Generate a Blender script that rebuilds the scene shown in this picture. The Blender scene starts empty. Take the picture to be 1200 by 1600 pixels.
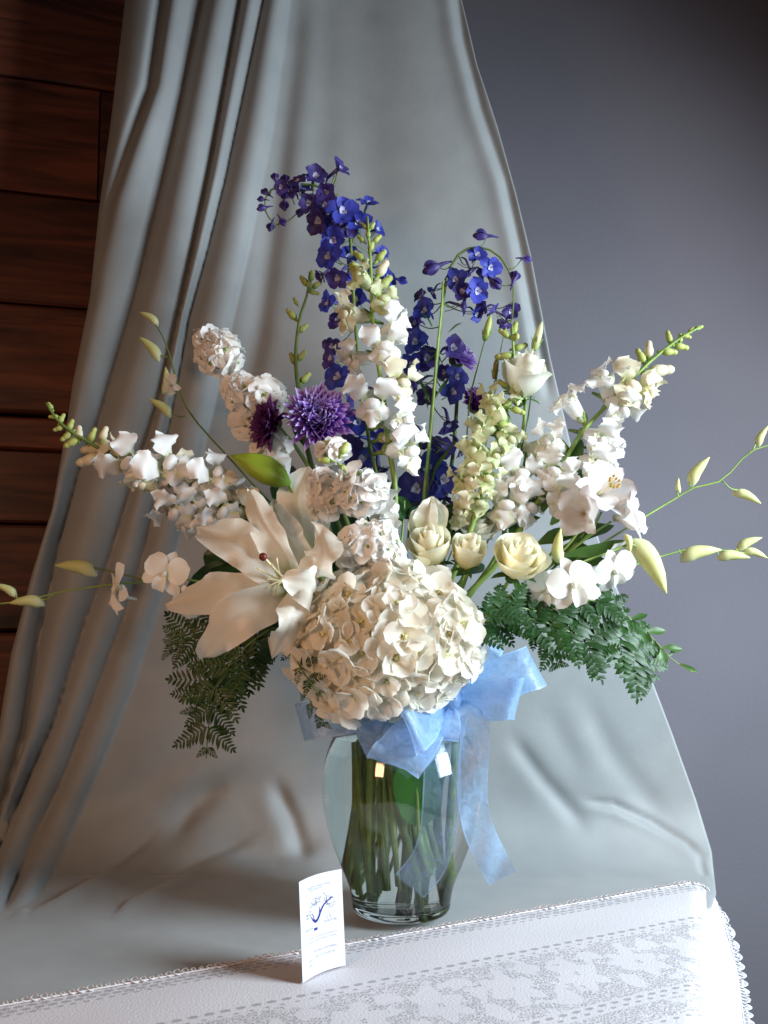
import bpy, math, random
import numpy as np
from mathutils import Vector, Matrix, noise
random.seed(7)
S = bpy.context.scene
COL = S.collection
R = math.radians

# ------------------------------------------------------------------ camera
CAMH, CAMY, PITCH, FPX = 0.3675, -1.1, R(5), 1467.0
cam_d = bpy.data.cameras.new('camera')
cam = bpy.data.objects.new('camera', cam_d); COL.objects.link(cam)
cam.location = (0, CAMY, CAMH); cam.rotation_euler = (R(90) + PITCH, 0, 0)
cam_d.sensor_fit = 'VERTICAL'; cam_d.sensor_height = 32.0; cam_d.lens = FPX / 1600 * 32.0
cam_d.clip_start = 0.05; cam_d.clip_end = 50
cam_d.dof.use_dof = True; cam_d.dof.focus_distance = 1.05; cam_d.dof.aperture_fstop = 9.0
S.camera = cam

# ------------------------------------------------------------------ world, lamps, exposure
W = bpy.data.worlds.new('World'); S.world = W; W.use_nodes = True
bg = W.node_tree.nodes['Background']
bg.inputs[0].default_value = (0.50, 0.38, 0.36, 1); bg.inputs[1].default_value = 0.075

def area(name, loc, target, sx, sy, power, color, spread=180):
    l = bpy.data.lights.new(name, 'AREA'); l.shape = 'RECTANGLE'; l.size = sx; l.size_y = sy
    l.energy = power; l.color = color; l.spread = R(spread)
    o = bpy.data.objects.new(name, l); COL.objects.link(o); o.location = loc
    o.rotation_euler = (Vector(target) - Vector(loc)).to_track_quat('-Z', 'Y').to_euler()
    return o
area('window_light', (1.26, -0.55, 0.70), (0.10, 0.12, 0.05), 0.60, 0.70, 31, (0.78, 0.90, 1.0), 134)
area('room_light', (-0.95, -1.5, 0.75), (0, 0.1, 0.2), 0.40, 0.40, 2.5, (1.0, 0.55, 0.31), 78)
S.view_settings.view_transform = 'Standard'; S.view_settings.look = 'None'
S.view_settings.exposure = 0.0; S.view_settings.gamma = 1.0
S.cycles.max_bounces = 10; S.cycles.transmission_bounces = 10; S.cycles.transparent_max_bounces = 16
S.cycles.glossy_bounces = 5; S.cycles.diffuse_bounces = 4

# ------------------------------------------------------------------ pixel helpers (photo is 1200 x 1600)
CP, SP = math.cos(PITCH), math.sin(PITCH)
def ray(px, py):
    a, b = (px - 600) / FPX, (800 - py) / FPX
    return Vector((a, CP - SP * b, SP + CP * b))
def P(px, py, Y=0.0):
    d = ray(px, py); t = (Y - CAMY) / d.y
    return Vector((d.x * t, Y, CAMH + d.z * t))
def PZ(px, py, z=0.0):
    d = ray(px, py); t = (z - CAMH) / d.z
    return Vector((d.x * t, CAMY + d.y * t, z))
def proj(X, Y, Z):
    y, z = Y - CAMY, Z - CAMH
    dep = y * CP + z * SP; up = -y * SP + z * CP
    return 600 + FPX * X / dep, 800 - FPX * up / dep
def D(dx, dy, dz):            # right, up, toward the camera
    return Vector((dx, -dz, dy)).normalized()
def mpp(Y): return (Y - CAMY) / FPX

# ------------------------------------------------------------------ materials
def nt(m):
    m.use_nodes = True; return m.node_tree
def N(t, typ, **kw):
    n = t.nodes.new(typ)
    for k, v in kw.items():
        if k.startswith('i_'): n.inputs[int(k[2:]) if k[2:].isdigit() else k[2:].replace('_', ' ')].default_value = v
        else: setattr(n, k, v)
    return n
def rgb(c): return (c[0], c[1], c[2], 1)

def petal_mat(name, col, base=None, base_to=0.35, tip=None, rough=0.5, trans=0.36, var=0.14, vein=0.0, scale=60, bump=0.14):
    m = bpy.data.materials.new(name); t = nt(m); L = t.links
    pb = t.nodes['Principled BSDF']; out = t.nodes['Material Output']
    uv = N(t, 'ShaderNodeUVMap'); sep = N(t, 'ShaderNodeSeparateXYZ'); L.new(uv.outputs[0], sep.inputs[0])
    ramp = N(t, 'ShaderNodeValToRGB'); e = ramp.color_ramp.elements
    e[0].position = 0.02; e[0].color = rgb(base or col); e[1].position = base_to; e[1].color = rgb(col)
    if tip:
        q = e.new(0.97); q.color = rgb(tip); q2 = e.new(max(base_to + .05, .75)); q2.color = rgb(col)
    L.new(sep.outputs[0], ramp.inputs[0])
    tc = N(t, 'ShaderNodeTexCoord')
    no = N(t, 'ShaderNodeTexNoise'); no.inputs['Scale'].default_value = scale; no.inputs['Detail'].default_value = 3
    L.new(tc.outputs['Object'], no.inputs['Vector'])
    oi = N(t, 'ShaderNodeObjectInfo')
    ad = N(t, 'ShaderNodeMath', operation='ADD'); L.new(no.outputs[0], ad.inputs[0]); L.new(oi.outputs['Random'], ad.inputs[1])
    mr = N(t, 'ShaderNodeMapRange'); mr.inputs[1].default_value = 0.4; mr.inputs[2].default_value = 1.6
    mr.inputs[3].default_value = 1 - var; mr.inputs[4].default_value = 1 + var * 0.5
    L.new(ad.outputs[0], mr.inputs[0])
    mul = N(t, 'ShaderNodeVectorMath', operation='MULTIPLY'); L.new(ramp.outputs[0], mul.inputs[0]); L.new(mr.outputs[0], mul.inputs[1])
    L.new(mul.outputs[0], pb.inputs['Base Color'])
    pb.inputs['Roughness'].default_value = rough
    pb.inputs['Specular IOR Level'].default_value = 0.35
    # fine veins running along the petal
    wv = N(t, 'ShaderNodeMath', operation='MULTIPLY'); wv.inputs[1].default_value = 75; L.new(sep.outputs[1], wv.inputs[0])
    sn = N(t, 'ShaderNodeMath', operation='SINE'); L.new(wv.outputs[0], sn.inputs[0])
    ad2 = N(t, 'ShaderNodeMath', operation='ADD'); sq = N(t, 'ShaderNodeMath', operation='MULTIPLY'); sq.inputs[1].default_value = 0.08; L.new(sn.outputs[0], sq.inputs[0]); L.new(sq.outputs[0], ad2.inputs[0]); L.new(no.outputs[0], ad2.inputs[1])
    bp = N(t, 'ShaderNodeBump'); bp.inputs['Strength'].default_value = bump; bp.inputs['Distance'].default_value = 0.0010
    L.new(ad2.outputs[0], bp.inputs['Height']); L.new(bp.outputs[0], pb.inputs['Normal'])
    tr = N(t, 'ShaderNodeBsdfTranslucent'); L.new(mul.outputs[0], tr.inputs[0]); L.new(bp.outputs[0], tr.inputs['Normal'])
    mx = N(t, 'ShaderNodeMixShader'); mx.inputs[0].default_value = trans
    L.new(pb.outputs[0], mx.inputs[1]); L.new(tr.outputs[0], mx.inputs[2]); L.new(mx.outputs[0], out.inputs[0])
    return m

def plain_mat(name, col, rough=0.5, col2=None, scale=40, bump=0.2, spec=0.4, metal=0.0, dist=0.001):
    m = bpy.data.materials.new(name); t = nt(m); L = t.links; pb = t.nodes['Principled BSDF']
    tc = N(t, 'ShaderNodeTexCoord'); no = N(t, 'ShaderNodeTexNoise'); no.inputs['Scale'].default_value = scale
    no.inputs['Detail'].default_value = 4
    L.new(tc.outputs['Object'], no.inputs['Vector'])
    rp = N(t, 'ShaderNodeValToRGB'); e = rp.color_ramp.elements
    e[0].position = 0.35; e[0].color = rgb(col); e[1].position = 0.68; e[1].color = rgb(col2 or col)
    L.new(no.outputs[0], rp.inputs[0]); L.new(rp.outputs[0], pb.inputs['Base Color'])
    pb.inputs['Roughness'].default_value = rough; pb.inputs['Specular IOR Level'].default_value = spec
    bp = N(t, 'ShaderNodeBump'); bp.inputs['Strength'].default_value = bump; bp.inputs['Distance'].default_value = dist
    L.new(no.outputs[0], bp.inputs['Height']); L.new(bp.outputs[0], pb.inputs['Normal'])
    return m

M = {}
M['white'] = petal_mat('white_petal', (.91, .90, .87), base=(.62, .68, .34), base_to=.30, scale=90)
M['cream'] = petal_mat('cream_petal', (.86, .80, .60), base=(.55, .62, .20), base_to=.4, scale=90)
M['lime'] = petal_mat('lime_bud', (.50, .56, .17), base=(.22, .38, .06), base_to=.5, scale=90, trans=.2)
M['pale_green'] = petal_mat('pale_green_petal', (.72, .74, .46), base=(.36, .50, .12), base_to=.4, scale=90)
M['hyd'] = petal_mat('hydrangea_petal', (.92, .89, .79), base=(.70, .68, .34), base_to=.25, scale=70, var=.12, trans=.50, bump=.12)
M['hyd_centre'] = plain_mat('hydrangea_centre', (.62, .60, .25), .5, (.75, .72, .45))
M['lily'] = petal_mat('lily_petal', (.91, .88, .77), base=(.50, .60, .16), base_to=.30, scale=40, trans=.42, bump=.22, var=.07, rough=.4)
M['rose'] = petal_mat('rose_petal', (.92, .86, .60), base=(.82, .72, .22), base_to=.65, tip=(.92, .89, .72), scale=60, trans=.38)
M['lisi'] = petal_mat('lisianthus_petal', (.88, .88, .76), base=(.60, .68, .32), base_to=.45, scale=60, trans=.3)
M['stock'] = petal_mat('stock_petal', (.92, .90, .86), base=(.66, .68, .36), base_to=.22, scale=90)
M['blue'] = petal_mat('delphinium_blue', (.050, .065, .42), base=(.20, .22, .55), base_to=.35, tip=(.045, .04, .36), scale=120, var=.4, trans=.3)
M['violet'] = petal_mat('delphinium_violet', (.075, .05, .26), base=(.22, .20, .42), base_to=.4, tip=(.05, .03, .17), scale=120, var=.4, trans=.25)
M['bee'] = petal_mat('delphinium_eye', (.55, .58, .78), base=(.25, .2, .45), scale=100, trans=.2)
M['mum'] = petal_mat('chrysanthemum_purple', (.25, .10, .48), base=(.10, .025, .24), base_to=.6, tip=(.62, .52, .85), scale=60, trans=.2, var=.15)
M['mum_dark'] = petal_mat('chrysanthemum_plum', (.13, .03, .17), base=(.06, .01, .09), base_to=.6, tip=(.17, .06, .23), scale=60, trans=.2)
M['stem'] = plain_mat('stem_green', (.17, .28, .05), .45, (.26, .38, .09), 60)
M['stem_dark'] = plain_mat('stem_dark_green', (.085, .15, .035), .5, (.15, .22, .05), 60)
M['stem_brown'] = plain_mat('stem_brown', (.085, .06, .02), .55, (.16, .13, .04), 60)
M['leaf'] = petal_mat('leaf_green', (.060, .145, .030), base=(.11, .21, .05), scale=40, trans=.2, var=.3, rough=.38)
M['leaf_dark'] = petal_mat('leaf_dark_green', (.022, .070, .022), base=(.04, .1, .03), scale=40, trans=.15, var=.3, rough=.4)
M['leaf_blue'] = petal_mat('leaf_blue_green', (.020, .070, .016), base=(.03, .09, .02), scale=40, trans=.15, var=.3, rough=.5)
M['fern'] = petal_mat('fern_green', (.020, .072, .012), base=(.03, .08, .02), scale=50, trans=.2, var=.35, rough=.4)
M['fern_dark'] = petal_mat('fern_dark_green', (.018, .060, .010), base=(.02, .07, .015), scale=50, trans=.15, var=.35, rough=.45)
M['anther'] = plain_mat('anther_yellow', (.60, .36, .05), .6, (.70, .48, .10), 200)
M['stigma'] = plain_mat('stigma_dark_red', (.10, .008, .008), .4, (.16, .015, .01), 200)
M['filament'] = plain_mat('filament_cream', (.68, .62, .36), .5)
M['orchid'] = petal_mat('orchid_petal', (.88, .88, .82), base=(.66, .70, .45), base_to=.22, scale=50, trans=.28)
M['orchid_bud'] = petal_mat('orchid_bud', (.66, .70, .30), base=(.78, .80, .55), base_to=.6, scale=50, trans=.2)
M['alstro'] = petal_mat('alstroemeria_petal', (.88, .85, .83), base=(.66, .60, .42), base_to=.28, tip=(.84, .78, .80), scale=60, trans=.3)

# ------------------------------------------------------------------ mesh builder
class MB:
    def __init__(s): s.v = []; s.f = []; s.uv = []; s.mi = []
    def add(s, geo, mat=None, mi=0):
        v, f, uv = geo; k = len(s.v)
        s.v += [mat @ p for p in v] if mat is not None else list(v)
        s.uv += uv
        for q in f: s.f.append(tuple(i + k for i in q)); s.mi.append(mi)
    def mesh(s, name, mats, origin=None, smooth=True):
        o = origin or Vector((0, 0, 0))
        me = bpy.data.meshes.new(name)
        me.from_pydata([tuple(p - o) for p in s.v], [], s.f)
        for m in mats: me.materials.append(m)
        me.polygons.foreach_set('material_index', s.mi)
        me.polygons.foreach_set('use_smooth', [smooth] * len(s.f))
        ul = me.uv_layers.new(name='UVMap')
        li = np.zeros(len(me.loops), dtype=np.int32); me.loops.foreach_get('vertex_index', li)
        uva = np.array(s.uv, dtype=np.float32)[li]
        ul.data.foreach_set('uv', uva.ravel())
        me.update()
        return me

def tag(o, label=None, cat=None, group=None, kind=None):
    if label: o['label'] = label
    if cat: o['category'] = cat
    if group: o['group'] = group
    if kind: o['kind'] = kind
    return o

class Thing:
    def __init__(s, name, label, cat, loc, group=None):
        s.loc = Vector(loc); s.name = name
        s.o = bpy.data.objects.new(name, None); s.o.empty_display_size = 0.02; COL.objects.link(s.o); s.o.location = s.loc
        tag(s.o, label, cat, group)
    def part(s, name, mb, mats, kind=None, label=None, smooth=True):
        if not isinstance(mats, (list, tuple)): mats = [mats]
        me = mb.mesh(name, mats, s.loc, smooth)
        o = bpy.data.objects.new(name, me); COL.objects.link(o); o.parent = s.o
        tag(o, label, kind=kind); return o
    def inst(s, name, me, mat, label=None, parent=None):
        o = bpy.data.objects.new(name, me); COL.objects.link(o); o.parent = s.o
        o.matrix_local = Matrix.Translation(-s.loc) @ mat
        if label: o['label'] = label
        return o

def frame(loc, z, y=Vector((0, 0, 1)), s=1.0, roll=0.0):
    z = Vector(z).normalized(); y = Vector(y); y = y - z * y.dot(z)
    if y.length < 1e-4: y = z.orthogonal()
    y.normalize(); x = y.cross(z)
    m = Matrix(((x.x, y.x, z.x, 0), (x.y, y.y, z.y, 0), (x.z, y.z, z.z, 0), (0, 0, 0, 1)))
    sc = Matrix.Diagonal((*(s if isinstance(s, (tuple, list)) else (s, s, s)), 1))
    return Matrix.Translation(loc) @ m @ Matrix.Rotation(roll, 4, 'Z') @ sc

def catmull(pts, n):
    pts = [Vector(p) for p in pts]
    if len(pts) == 2: return [pts[0].lerp(pts[1], i / n) for i in range(n + 1)]
    q = [pts[0] * 2 - pts[1]] + pts + [pts[-1] * 2 - pts[-2]]
    out = []; m = len(pts) - 1
    for i in range(n + 1):
        t = i / n * m; k = min(int(t), m - 1); t -= k
        a, b, c, d = q[k:k + 4]
        out.append(0.5 * ((2 * b) + (c - a) * t + (2 * a - 5 * b + 4 * c - d) * t * t + (3 * b - a - 3 * c + d) * t ** 3))
    return out
def lerpl(a, u):
    if not isinstance(a, (list, tuple)): return a
    t = u * (len(a) - 1); k = min(int(t), len(a) - 2); t -= k
    return a[k] * (1 - t) + a[k + 1] * t

def tube(pts, rad, n=6, cap=True):
    v, f, uv = [], [], []; m = len(pts); pn = None
    for i, p in enumerate(pts):
        T = (pts[min(i + 1, m - 1)] - pts[max(i - 1, 0)])
        T = T.normalized() if T.length > 1e-9 else Vector((0, 0, 1))
        a = T.orthogonal() if pn is None else pn - T * pn.dot(T)
        if a.length < 1e-6: a = T.orthogonal()
        a.normalize(); pn = a; b = T.cross(a); r = lerpl(rad, i / (m - 1))
        for k in range(n):
            w = 2 * math.pi * k / n; v.append(p + a * math.cos(w) * r + b * math.sin(w) * r); uv.append((i / (m - 1), k / n))
    for i in range(m - 1):
        for k in range(n):
            k2 = (k + 1) % n; f.append((i * n + k, i * n + k2, (i + 1) * n + k2, (i + 1) * n + k))
    if cap: f.append(tuple(range(n))[::-1]); f.append(tuple((m - 1) * n + k for k in range(n)))
    return v, f, uv

def ellipsoid(c, r, nu=6, nv=8, taper=0.0, axis=None):
    v, f, uv = [], [], []; c = Vector(c)
    for i in range(nu + 1):
        th = math.pi * i / nu
        for k in range(nv):
            ph = 2 * math.pi * k / nv; s = math.sin(th) * (1 + taper * math.cos(th))
            v.append(c + Vector((r[0] * s * math.cos(ph), r[1] * s * math.sin(ph), -r[2] * math.cos(th)))); uv.append((i / nu, k / nv))
    for i in range(nu):
        for k in range(nv):
            k2 = (k + 1) % nv; f.append((i * nv + k, i * nv + k2, (i + 1) * nv + k2, (i + 1) * nv + k))
    return v, f, uv

def sheet(pts, side, w, nv=5, cup=0.0, ruf=0.0, rf=5.0, seed=0, edge_curl=0.0, vv=0.0, wav=0.0, rib=0.0):
    """a petal, leaf or ribbon along pts; side: vectors across; w(u) half width; cup lifts the edges along the normal"""
    v, f, uv = [], [], []; m = len(pts); nv2 = nv + 1
    for i, p in enumerate(pts):
        u = i / (m - 1); T = (pts[min(i + 1, m - 1)] - pts[max(i - 1, 0)]).normalized()
        sd = lerpl(side, u); sd = (sd - T * sd.dot(T)); sd.normalize(); n = sd.cross(T)
        hw = w(u)
        for k in range(nv2):
            q = -1 + 2 * k / nv; e = abs(q)
            off = hw * cup * q * q + ruf * math.sin(rf * 6.283 * u + seed * 1.7 + (2.1 if q > 0 else 0)) * e * e * min(1, u * 3)
            off -= hw * edge_curl * max(0, e - .6) ** 2 * 3
            off += ruf * .45 * math.sin(rf * 17.3 * u + seed * 3.1 + q * 4) * e ** 3 * min(1, u * 2)
            off -= rib * math.exp(-(q / .16) ** 2)
            sh = 1 - 0.10 * abs(cup) * e + wav * e * math.sin(rf * 7.9 * u + seed + (1.3 if q > 0 else 0))
            v.append(p + sd * (q * hw * sh) + n * off + T * (vv * hw * e * e)); uv.append((u, k / nv))
    for i in range(m - 1):
        for k in range(nv):
            a = i * nv2 + k; f.append((a, a + 1, a + nv2 + 1, a + nv2))
    return v, f, uv

def prof(k=1.3, q=.6, base=.12, tip=0.03):
    return lambda u: max(base * (1 - u) ** 1.0, tip * (u > .99), math.sin(math.pi * min(1, max(0, u)) ** k) ** q if 0 < u < 1 else 0)

def petal(L, Wd, k=1.3, q=.6, a0=0.0, curl=0.6, cp=1.0, cup=0.2, ruf=0.0, rf=3, seed=0, nu=6, nv=4, base=.15, edge_curl=0.0, wav=0.0, org=.035):
    """local petal: grows along +Y from the origin, upper side +Z; a0 initial lift angle, curl bends downwards along the length"""
    pts = [Vector((0, 0, 0))]; p = Vector((0, 0, 0))
    for i in range(nu * 2):
        u = (i + .5) / (nu * 2); a = a0 - curl * u ** cp
        p = p + Vector((0, math.cos(a), math.sin(a))) * (L / (nu * 2)); pts.append(p.copy())
    pts = pts[::2]; pr = prof(k, q, base)
    v, f, uv = sheet(pts, Vector((1, 0, 0)), lambda u: Wd / 2 * pr(u), nv, cup, ruf, rf, seed, edge_curl, 0.0, wav)
    if org:
        fq = 1.6 / max(L, 1e-5); so = Vector((seed * 3.7 + L * 900, seed * 1.3, 5.1))
        v = [p + noise.noise_vector(p * fq + so) * (L * org * 1.6) * min(1, uv[i][0] * 3) for i, p in enumerate(v)]
    return v, f, uv

RZ = lambda a: Matrix.Rotation(a, 4, 'Z')
RX = lambda a: Matrix.Rotation(a, 4, 'X')
TR = lambda x, y, z: Matrix.Translation((x, y, z))
rnd = random.uniform
def rj(v, a): return Vector(v) + Vector((rnd(-a, a), rnd(-a, a), rnd(-a, a)))
# ================================================================== floret and bud meshes (shared data)
def mesh_of(name, mb, mats, smooth=True): return mb.mesh(name, mats, None, smooth)

def snap_floret(seed, petalm, open_=1.0):
    """two-lipped snapdragon flower facing +Z, upper lip to +Y; about 46 mm tall"""
    random.seed(seed); mb = MB()
    pts = [Vector((0, -.001, -.028)), Vector((0, -.001, -.018)), Vector((0, 0, -.007)), Vector((0, .001, .003))]
    mb.add(tube(pts, [.0045, .0080, .0095, .0105], 9, False))
    for s in (-1, 1):                                   # upper lip: two erect frilled lobes
        L, Wd = .031 * rnd(.8, 1.15) * open_, .025 * rnd(.85, 1.2) * open_
        mb.add(petal(L, Wd, 1.35, .60, a0=R(66), curl=R(96) * rnd(.75, 1.4), cp=1.3, cup=rnd(-.25, .45), ruf=.0040, rf=rnd(1.4, 2.4), seed=rnd(0, 9), nu=13, nv=8, base=.5, wav=.06, org=.08),
               TR(s * .0060, .003, -.002) @ RZ(-s * R(rnd(12, 34))) @ Matrix.Rotation(s * R(rnd(6, 26)), 4, 'Y'))
    mb.add(petal(.030, .036, 1.15, .50, a0=R(66), curl=R(rnd(118, 150)), cp=.8, cup=-.32, ruf=.0030, rf=1.1, seed=rnd(0, 9), nu=9, nv=9, base=.75, wav=.06, org=.035), TR(0, .002, .001) @ RZ(R(180)))   # bulging lower lip
    mb.add(ellipsoid((0, -.002, .0065), (.0088, .0058, .0050), 6, 9))
    for a in (-66, 66):                             # side lobes, folded back
        L, Wd = .018 * rnd(.85, 1.15), .019 * rnd(.9, 1.1)
        mb.add(petal(L, Wd, 1.25, .45, a0=R(30), curl=R(100) * rnd(.6, 1.2), cup=.2, ruf=.0022, rf=1.4, seed=rnd(0, 9), nu=6, nv=5, base=.6, wav=.1, org=.08),
               TR(math.sin(R(a)) * .008, -.012, .005) @ RZ(R(180 - a)))
    for k in range(5):                                  # calyx
        mb.add(petal(.015, .009, 1.0, .8, a0=R(64), curl=R(10), nu=3, nv=2, base=.7), TR(0, 0, -.031) @ RZ(R(72 * k)) @ TR(0, .002, 0), 1)
    mb.add(tube([Vector((0, -.004, -.044)), Vector((0, -.002, -.028))], [.0016, .003], 5), None, 1)
    return mesh_of('snapdragon_floret', mb, [petalm, M['stem']])

def snap_bud(seed, m):
    """closed bud pointing along +Y, about 20 mm"""
    random.seed(seed); mb = MB()
    mb.add(ellipsoid((0, 0, 0), (.0060, .0055, .0105), 7, 8, .25), Matrix.Translation((0, .012, 0)) @ RX(R(-90)))
    mb.add(ellipsoid((0, .0015, .002), (.0045, .0055, .0060), 6, 7), Matrix.Translation((0, .018, 0)) @ RX(R(-90)))
    for k in range(5):
        mb.add(petal(.010, .0065, 1.0, .8, a0=R(24), curl=R(40), nu=3, nv=2, base=.7),
               RX(R(-90)) @ RZ(R(72 * k)) @ RX(R(60)), 1)
    mb.add(tube([Vector((0, -.006, 0)), Vector((0, .004, 0))], [.0015, .0035], 5), None, 1)
    return mesh_of('snapdragon_bud', mb, [m, M['stem']])

def stock_floret(seed, m=None):
    """stock flower facing +Z, 36 mm across: four or five broad rounded petals and a few inner ones"""
    random.seed(seed); mb = MB()
    for ring, (n, L, a0, z) in enumerate([(4 + seed % 2, .0215, 6, 0), (3, .013, 36, .002)]):
        for k in range(n):
            mb.add(petal(L * rnd(.85, 1.1), L * rnd(.95, 1.2), 1.4, .42, a0=R(a0 + rnd(-8, 14)), curl=R(rnd(5, 60)), cup=rnd(-.1, .35),
                         ruf=.0012, rf=1.2, seed=rnd(0, 9), nu=7, nv=5, base=.25, org=.025), TR(0, 0, z) @ RZ(R(360 * (k + .37 * ring + rnd(-.12, .12)) / n)))
    mb.add(tube([Vector((0, 0, -.022)), Vector((0, 0, -.002))], [.0022, .0034], 6), None, 1)
    mb.add(ellipsoid((0, 0, .004), (.0022, .0022, .003), 4, 5), None, 1)
    return mesh_of('stock_floret', mb, [m or M['stock'], M['stem']])

def hyd_floret(seed):
    """hydrangea floret facing +Z: four broad overlapping sepals, 38 mm across"""
    random.seed(seed); mb = MB(); n = 4 if random.random() < .85 else 5
    for k in range(n):
        L = .0215 * rnd(.9, 1.12)
        mb.add(petal(L * 1.04, L * rnd(1.0, 1.2), 1.28, .50, a0=R(rnd(12, 40)), curl=R(rnd(-25, 70)), cp=1.3, cup=rnd(.15, .5), ruf=.0010, rf=1.2, seed=rnd(0, 9),
                     nu=8, nv=6, base=.25, org=.02), TR(0, 0, -.001 * (k % 2)) @ RZ(R(360 * (k + rnd(-.08, .08)) / n)))
    mb.add(ellipsoid((0, 0, .0028), (.0022, .0022, .0020), 4, 6), None, 1)
    for k in range(4):
        mb.add(ellipsoid((math.cos(k * 1.57 + .8) * .0028, math.sin(k * 1.57 + .8) * .0028, .0016), (.0011, .0011, .0011), 3, 5), None, 1)
    mb.add(tube([Vector((0, 0, -.020)), Vector((0, 0, 0))], [.0011, .0014], 5), None, 1)
    return mesh_of('hydrangea_floret', mb, [M['hyd'], M['hyd_centre']])

def delph_floret(seed, m):
    """delphinium flower facing +Z, 34 mm: five rounded sepals, pale eye, curved spur behind"""
    random.seed(seed); mb = MB()
    for k in range(5):
        L = .0180 * rnd(.85, 1.12)
        mb.add(petal(L, L * rnd(.78, .95), 1.3, .55, a0=R(rnd(22, 50)), curl=R(rnd(5, 60)), cup=rnd(.1, .45), ruf=.0008, rf=1.2, seed=rnd(0, 9), nu=5, nv=3, base=.3),
               RZ(R(72 * k + rnd(-7, 7))))
    for k in range(3):
        mb.add(petal(.0075, .006, 1.2, .6, a0=R(70), curl=R(50), cup=.3, nu=3, nv=2), RZ(R(120 * k + rnd(-20, 20))), 1)
    sp = catmull([(0, .001, 0), (0, .004, -.009), (0, .006, -.017), (0, .003, -.024)], 6)
    mb.add(tube(sp, [.0026, .0020, .0010], 6))
    mb.add(tube(catmull([(0, 0, -.002), (0, -.005, -.010), (0, -.008, -.022)], 4), [.0008, .0007], 4), None, 2)
    return mesh_of('delphinium_floret', mb, [m, M['bee'], M['stem_dark']])

def delph_bud(seed, m):
    """drooping unopened delphinium bud with its spur, nose toward +Y, 32 mm"""
    random.seed(seed); mb = MB()
    mb.add(ellipsoid((0, 0, 0), (.0065, .0060, .0105), 7, 8, .2), TR(0, .006, 0) @ RX(R(-90)))
    for s in (-1, 1):
        mb.add(petal(.018, .010, 1.2, .6, a0=R(20), curl=R(50), cup=.5, nu=5, nv=3, base=.4), TR(s * .002, -.004, .003) @ RZ(-s * R(12)) @ Matrix.Rotation(s * R(30), 4, 'Y'))
    mb.add(tube(catmull([(0, 0, 0), (0, -.010, .002), (0, -.021, -.001)], 5), [.0042, .0022, .0010], 6))
    return mesh_of('delphinium_bud', mb, [m])

def orchid_bud(seed):
    """dendrobium bud, nose along +Y with the chin behind, 36 mm"""
    random.seed(seed); mb = MB()
    c = catmull([(0, -.004, -.0095), (0, .000, -.0060), (0, .009, -.0010), (0, .022, .0000), (0, .036, -.0005)], 14)
    mb.add(tube(c, [.0012, .0042, .0074, .0066, .0046, .0006], 9))
    return mesh_of('orchid_bud', mb, [M['orchid_bud']])

def rose_petal(Rr, H, A, flare, rim, seed, nu=7, nv=8):
    v, f, uv = [], [], []; random.seed(seed); ph = rnd(0, 6)
    for i in range(nu + 1):
        u = i / nu
        for k in range(nv + 1):
            q = -1 + 2 * k / nv
            uu = u * (1 - .16 * q * q * (1 if u > .3 else u / .3))
            wid = min(1, .35 + 1.1 * uu) * (1 - .25 * max(0, uu - .75) / .25)
            ang = A * q * wid
            rr = Rr * (math.sin(min(1, uu * 1.5) * math.pi / 2) ** .8) * (1 + flare * uu * uu) + rim * max(0, uu - .72) ** 1.2 * 3.4
            rr += Rr * .06 * math.sin(3 * q + ph) * uu + Rr * .07 * q * q * (1 if flare > 0 else -.3)
            z = H * uu - rim * 1.0 * max(0, uu - .82) * 2.2 + .0012 * math.sin(5 * q + ph * 2) * uu
            pt = Vector((rr * math.sin(ang), rr * math.cos(ang), z)); pt += noise.noise_vector(pt * 55 + Vector((seed, 0, seed * .3))) * Rr * .10 * u
            v.append(pt); uv.append((u, k / nv))
    for i in range(nu):
        for k in range(nv):
            a = i * (nv + 1) + k; f.append((a, a + 1, a + nv + 2, a + nv + 1))
    return v, f, uv

# ================================================================== stems through the vase neck into the water
VC = P(627, 1437, 0); VX, VY = PZ(627, 1437, 0).x, PZ(627, 1437, 0).y      # vase axis
nstem = [0]
def lower_stem(p_last, zneck=.215):
    """points from the lowest visible point through the neck and down into the vase; stems cross like a bouquet"""
    k = nstem[0]; nstem[0] += 1
    d = Vector((p_last.x - VX, p_last.y - VY, 0)); d = d.normalized() if d.length > 1e-4 else Vector((1, 0, 0))
    g = k * 2.39996; rr = .010 + .046 * ((k * .618) % 1) ** .6
    n = Vector((VX - .003, VY, zneck)) + d * .008 + Vector((math.cos(g), math.sin(g), 0)) * rr * .8
    zb = .014 + .085 * ((k * .381) % 1) ** 1.6
    rb = .014 + .044 * ((k * .618) % 1) ** .6
    b = Vector((VX, VY, zb)) - d * .006 + Vector((math.cos(g + .75), math.sin(g + .75), 0)) * rb
    q = b - Vector((VX, VY, zb)); lim = .050 + .28 * (zb - .014)
    if q.length > lim: b = Vector((VX, VY, zb)) + q.normalized() * lim
    up = n + (n - b).normalized() * .05
    return [up, n, b]

def pix(pts): return [P(*p) for p in pts]

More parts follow.
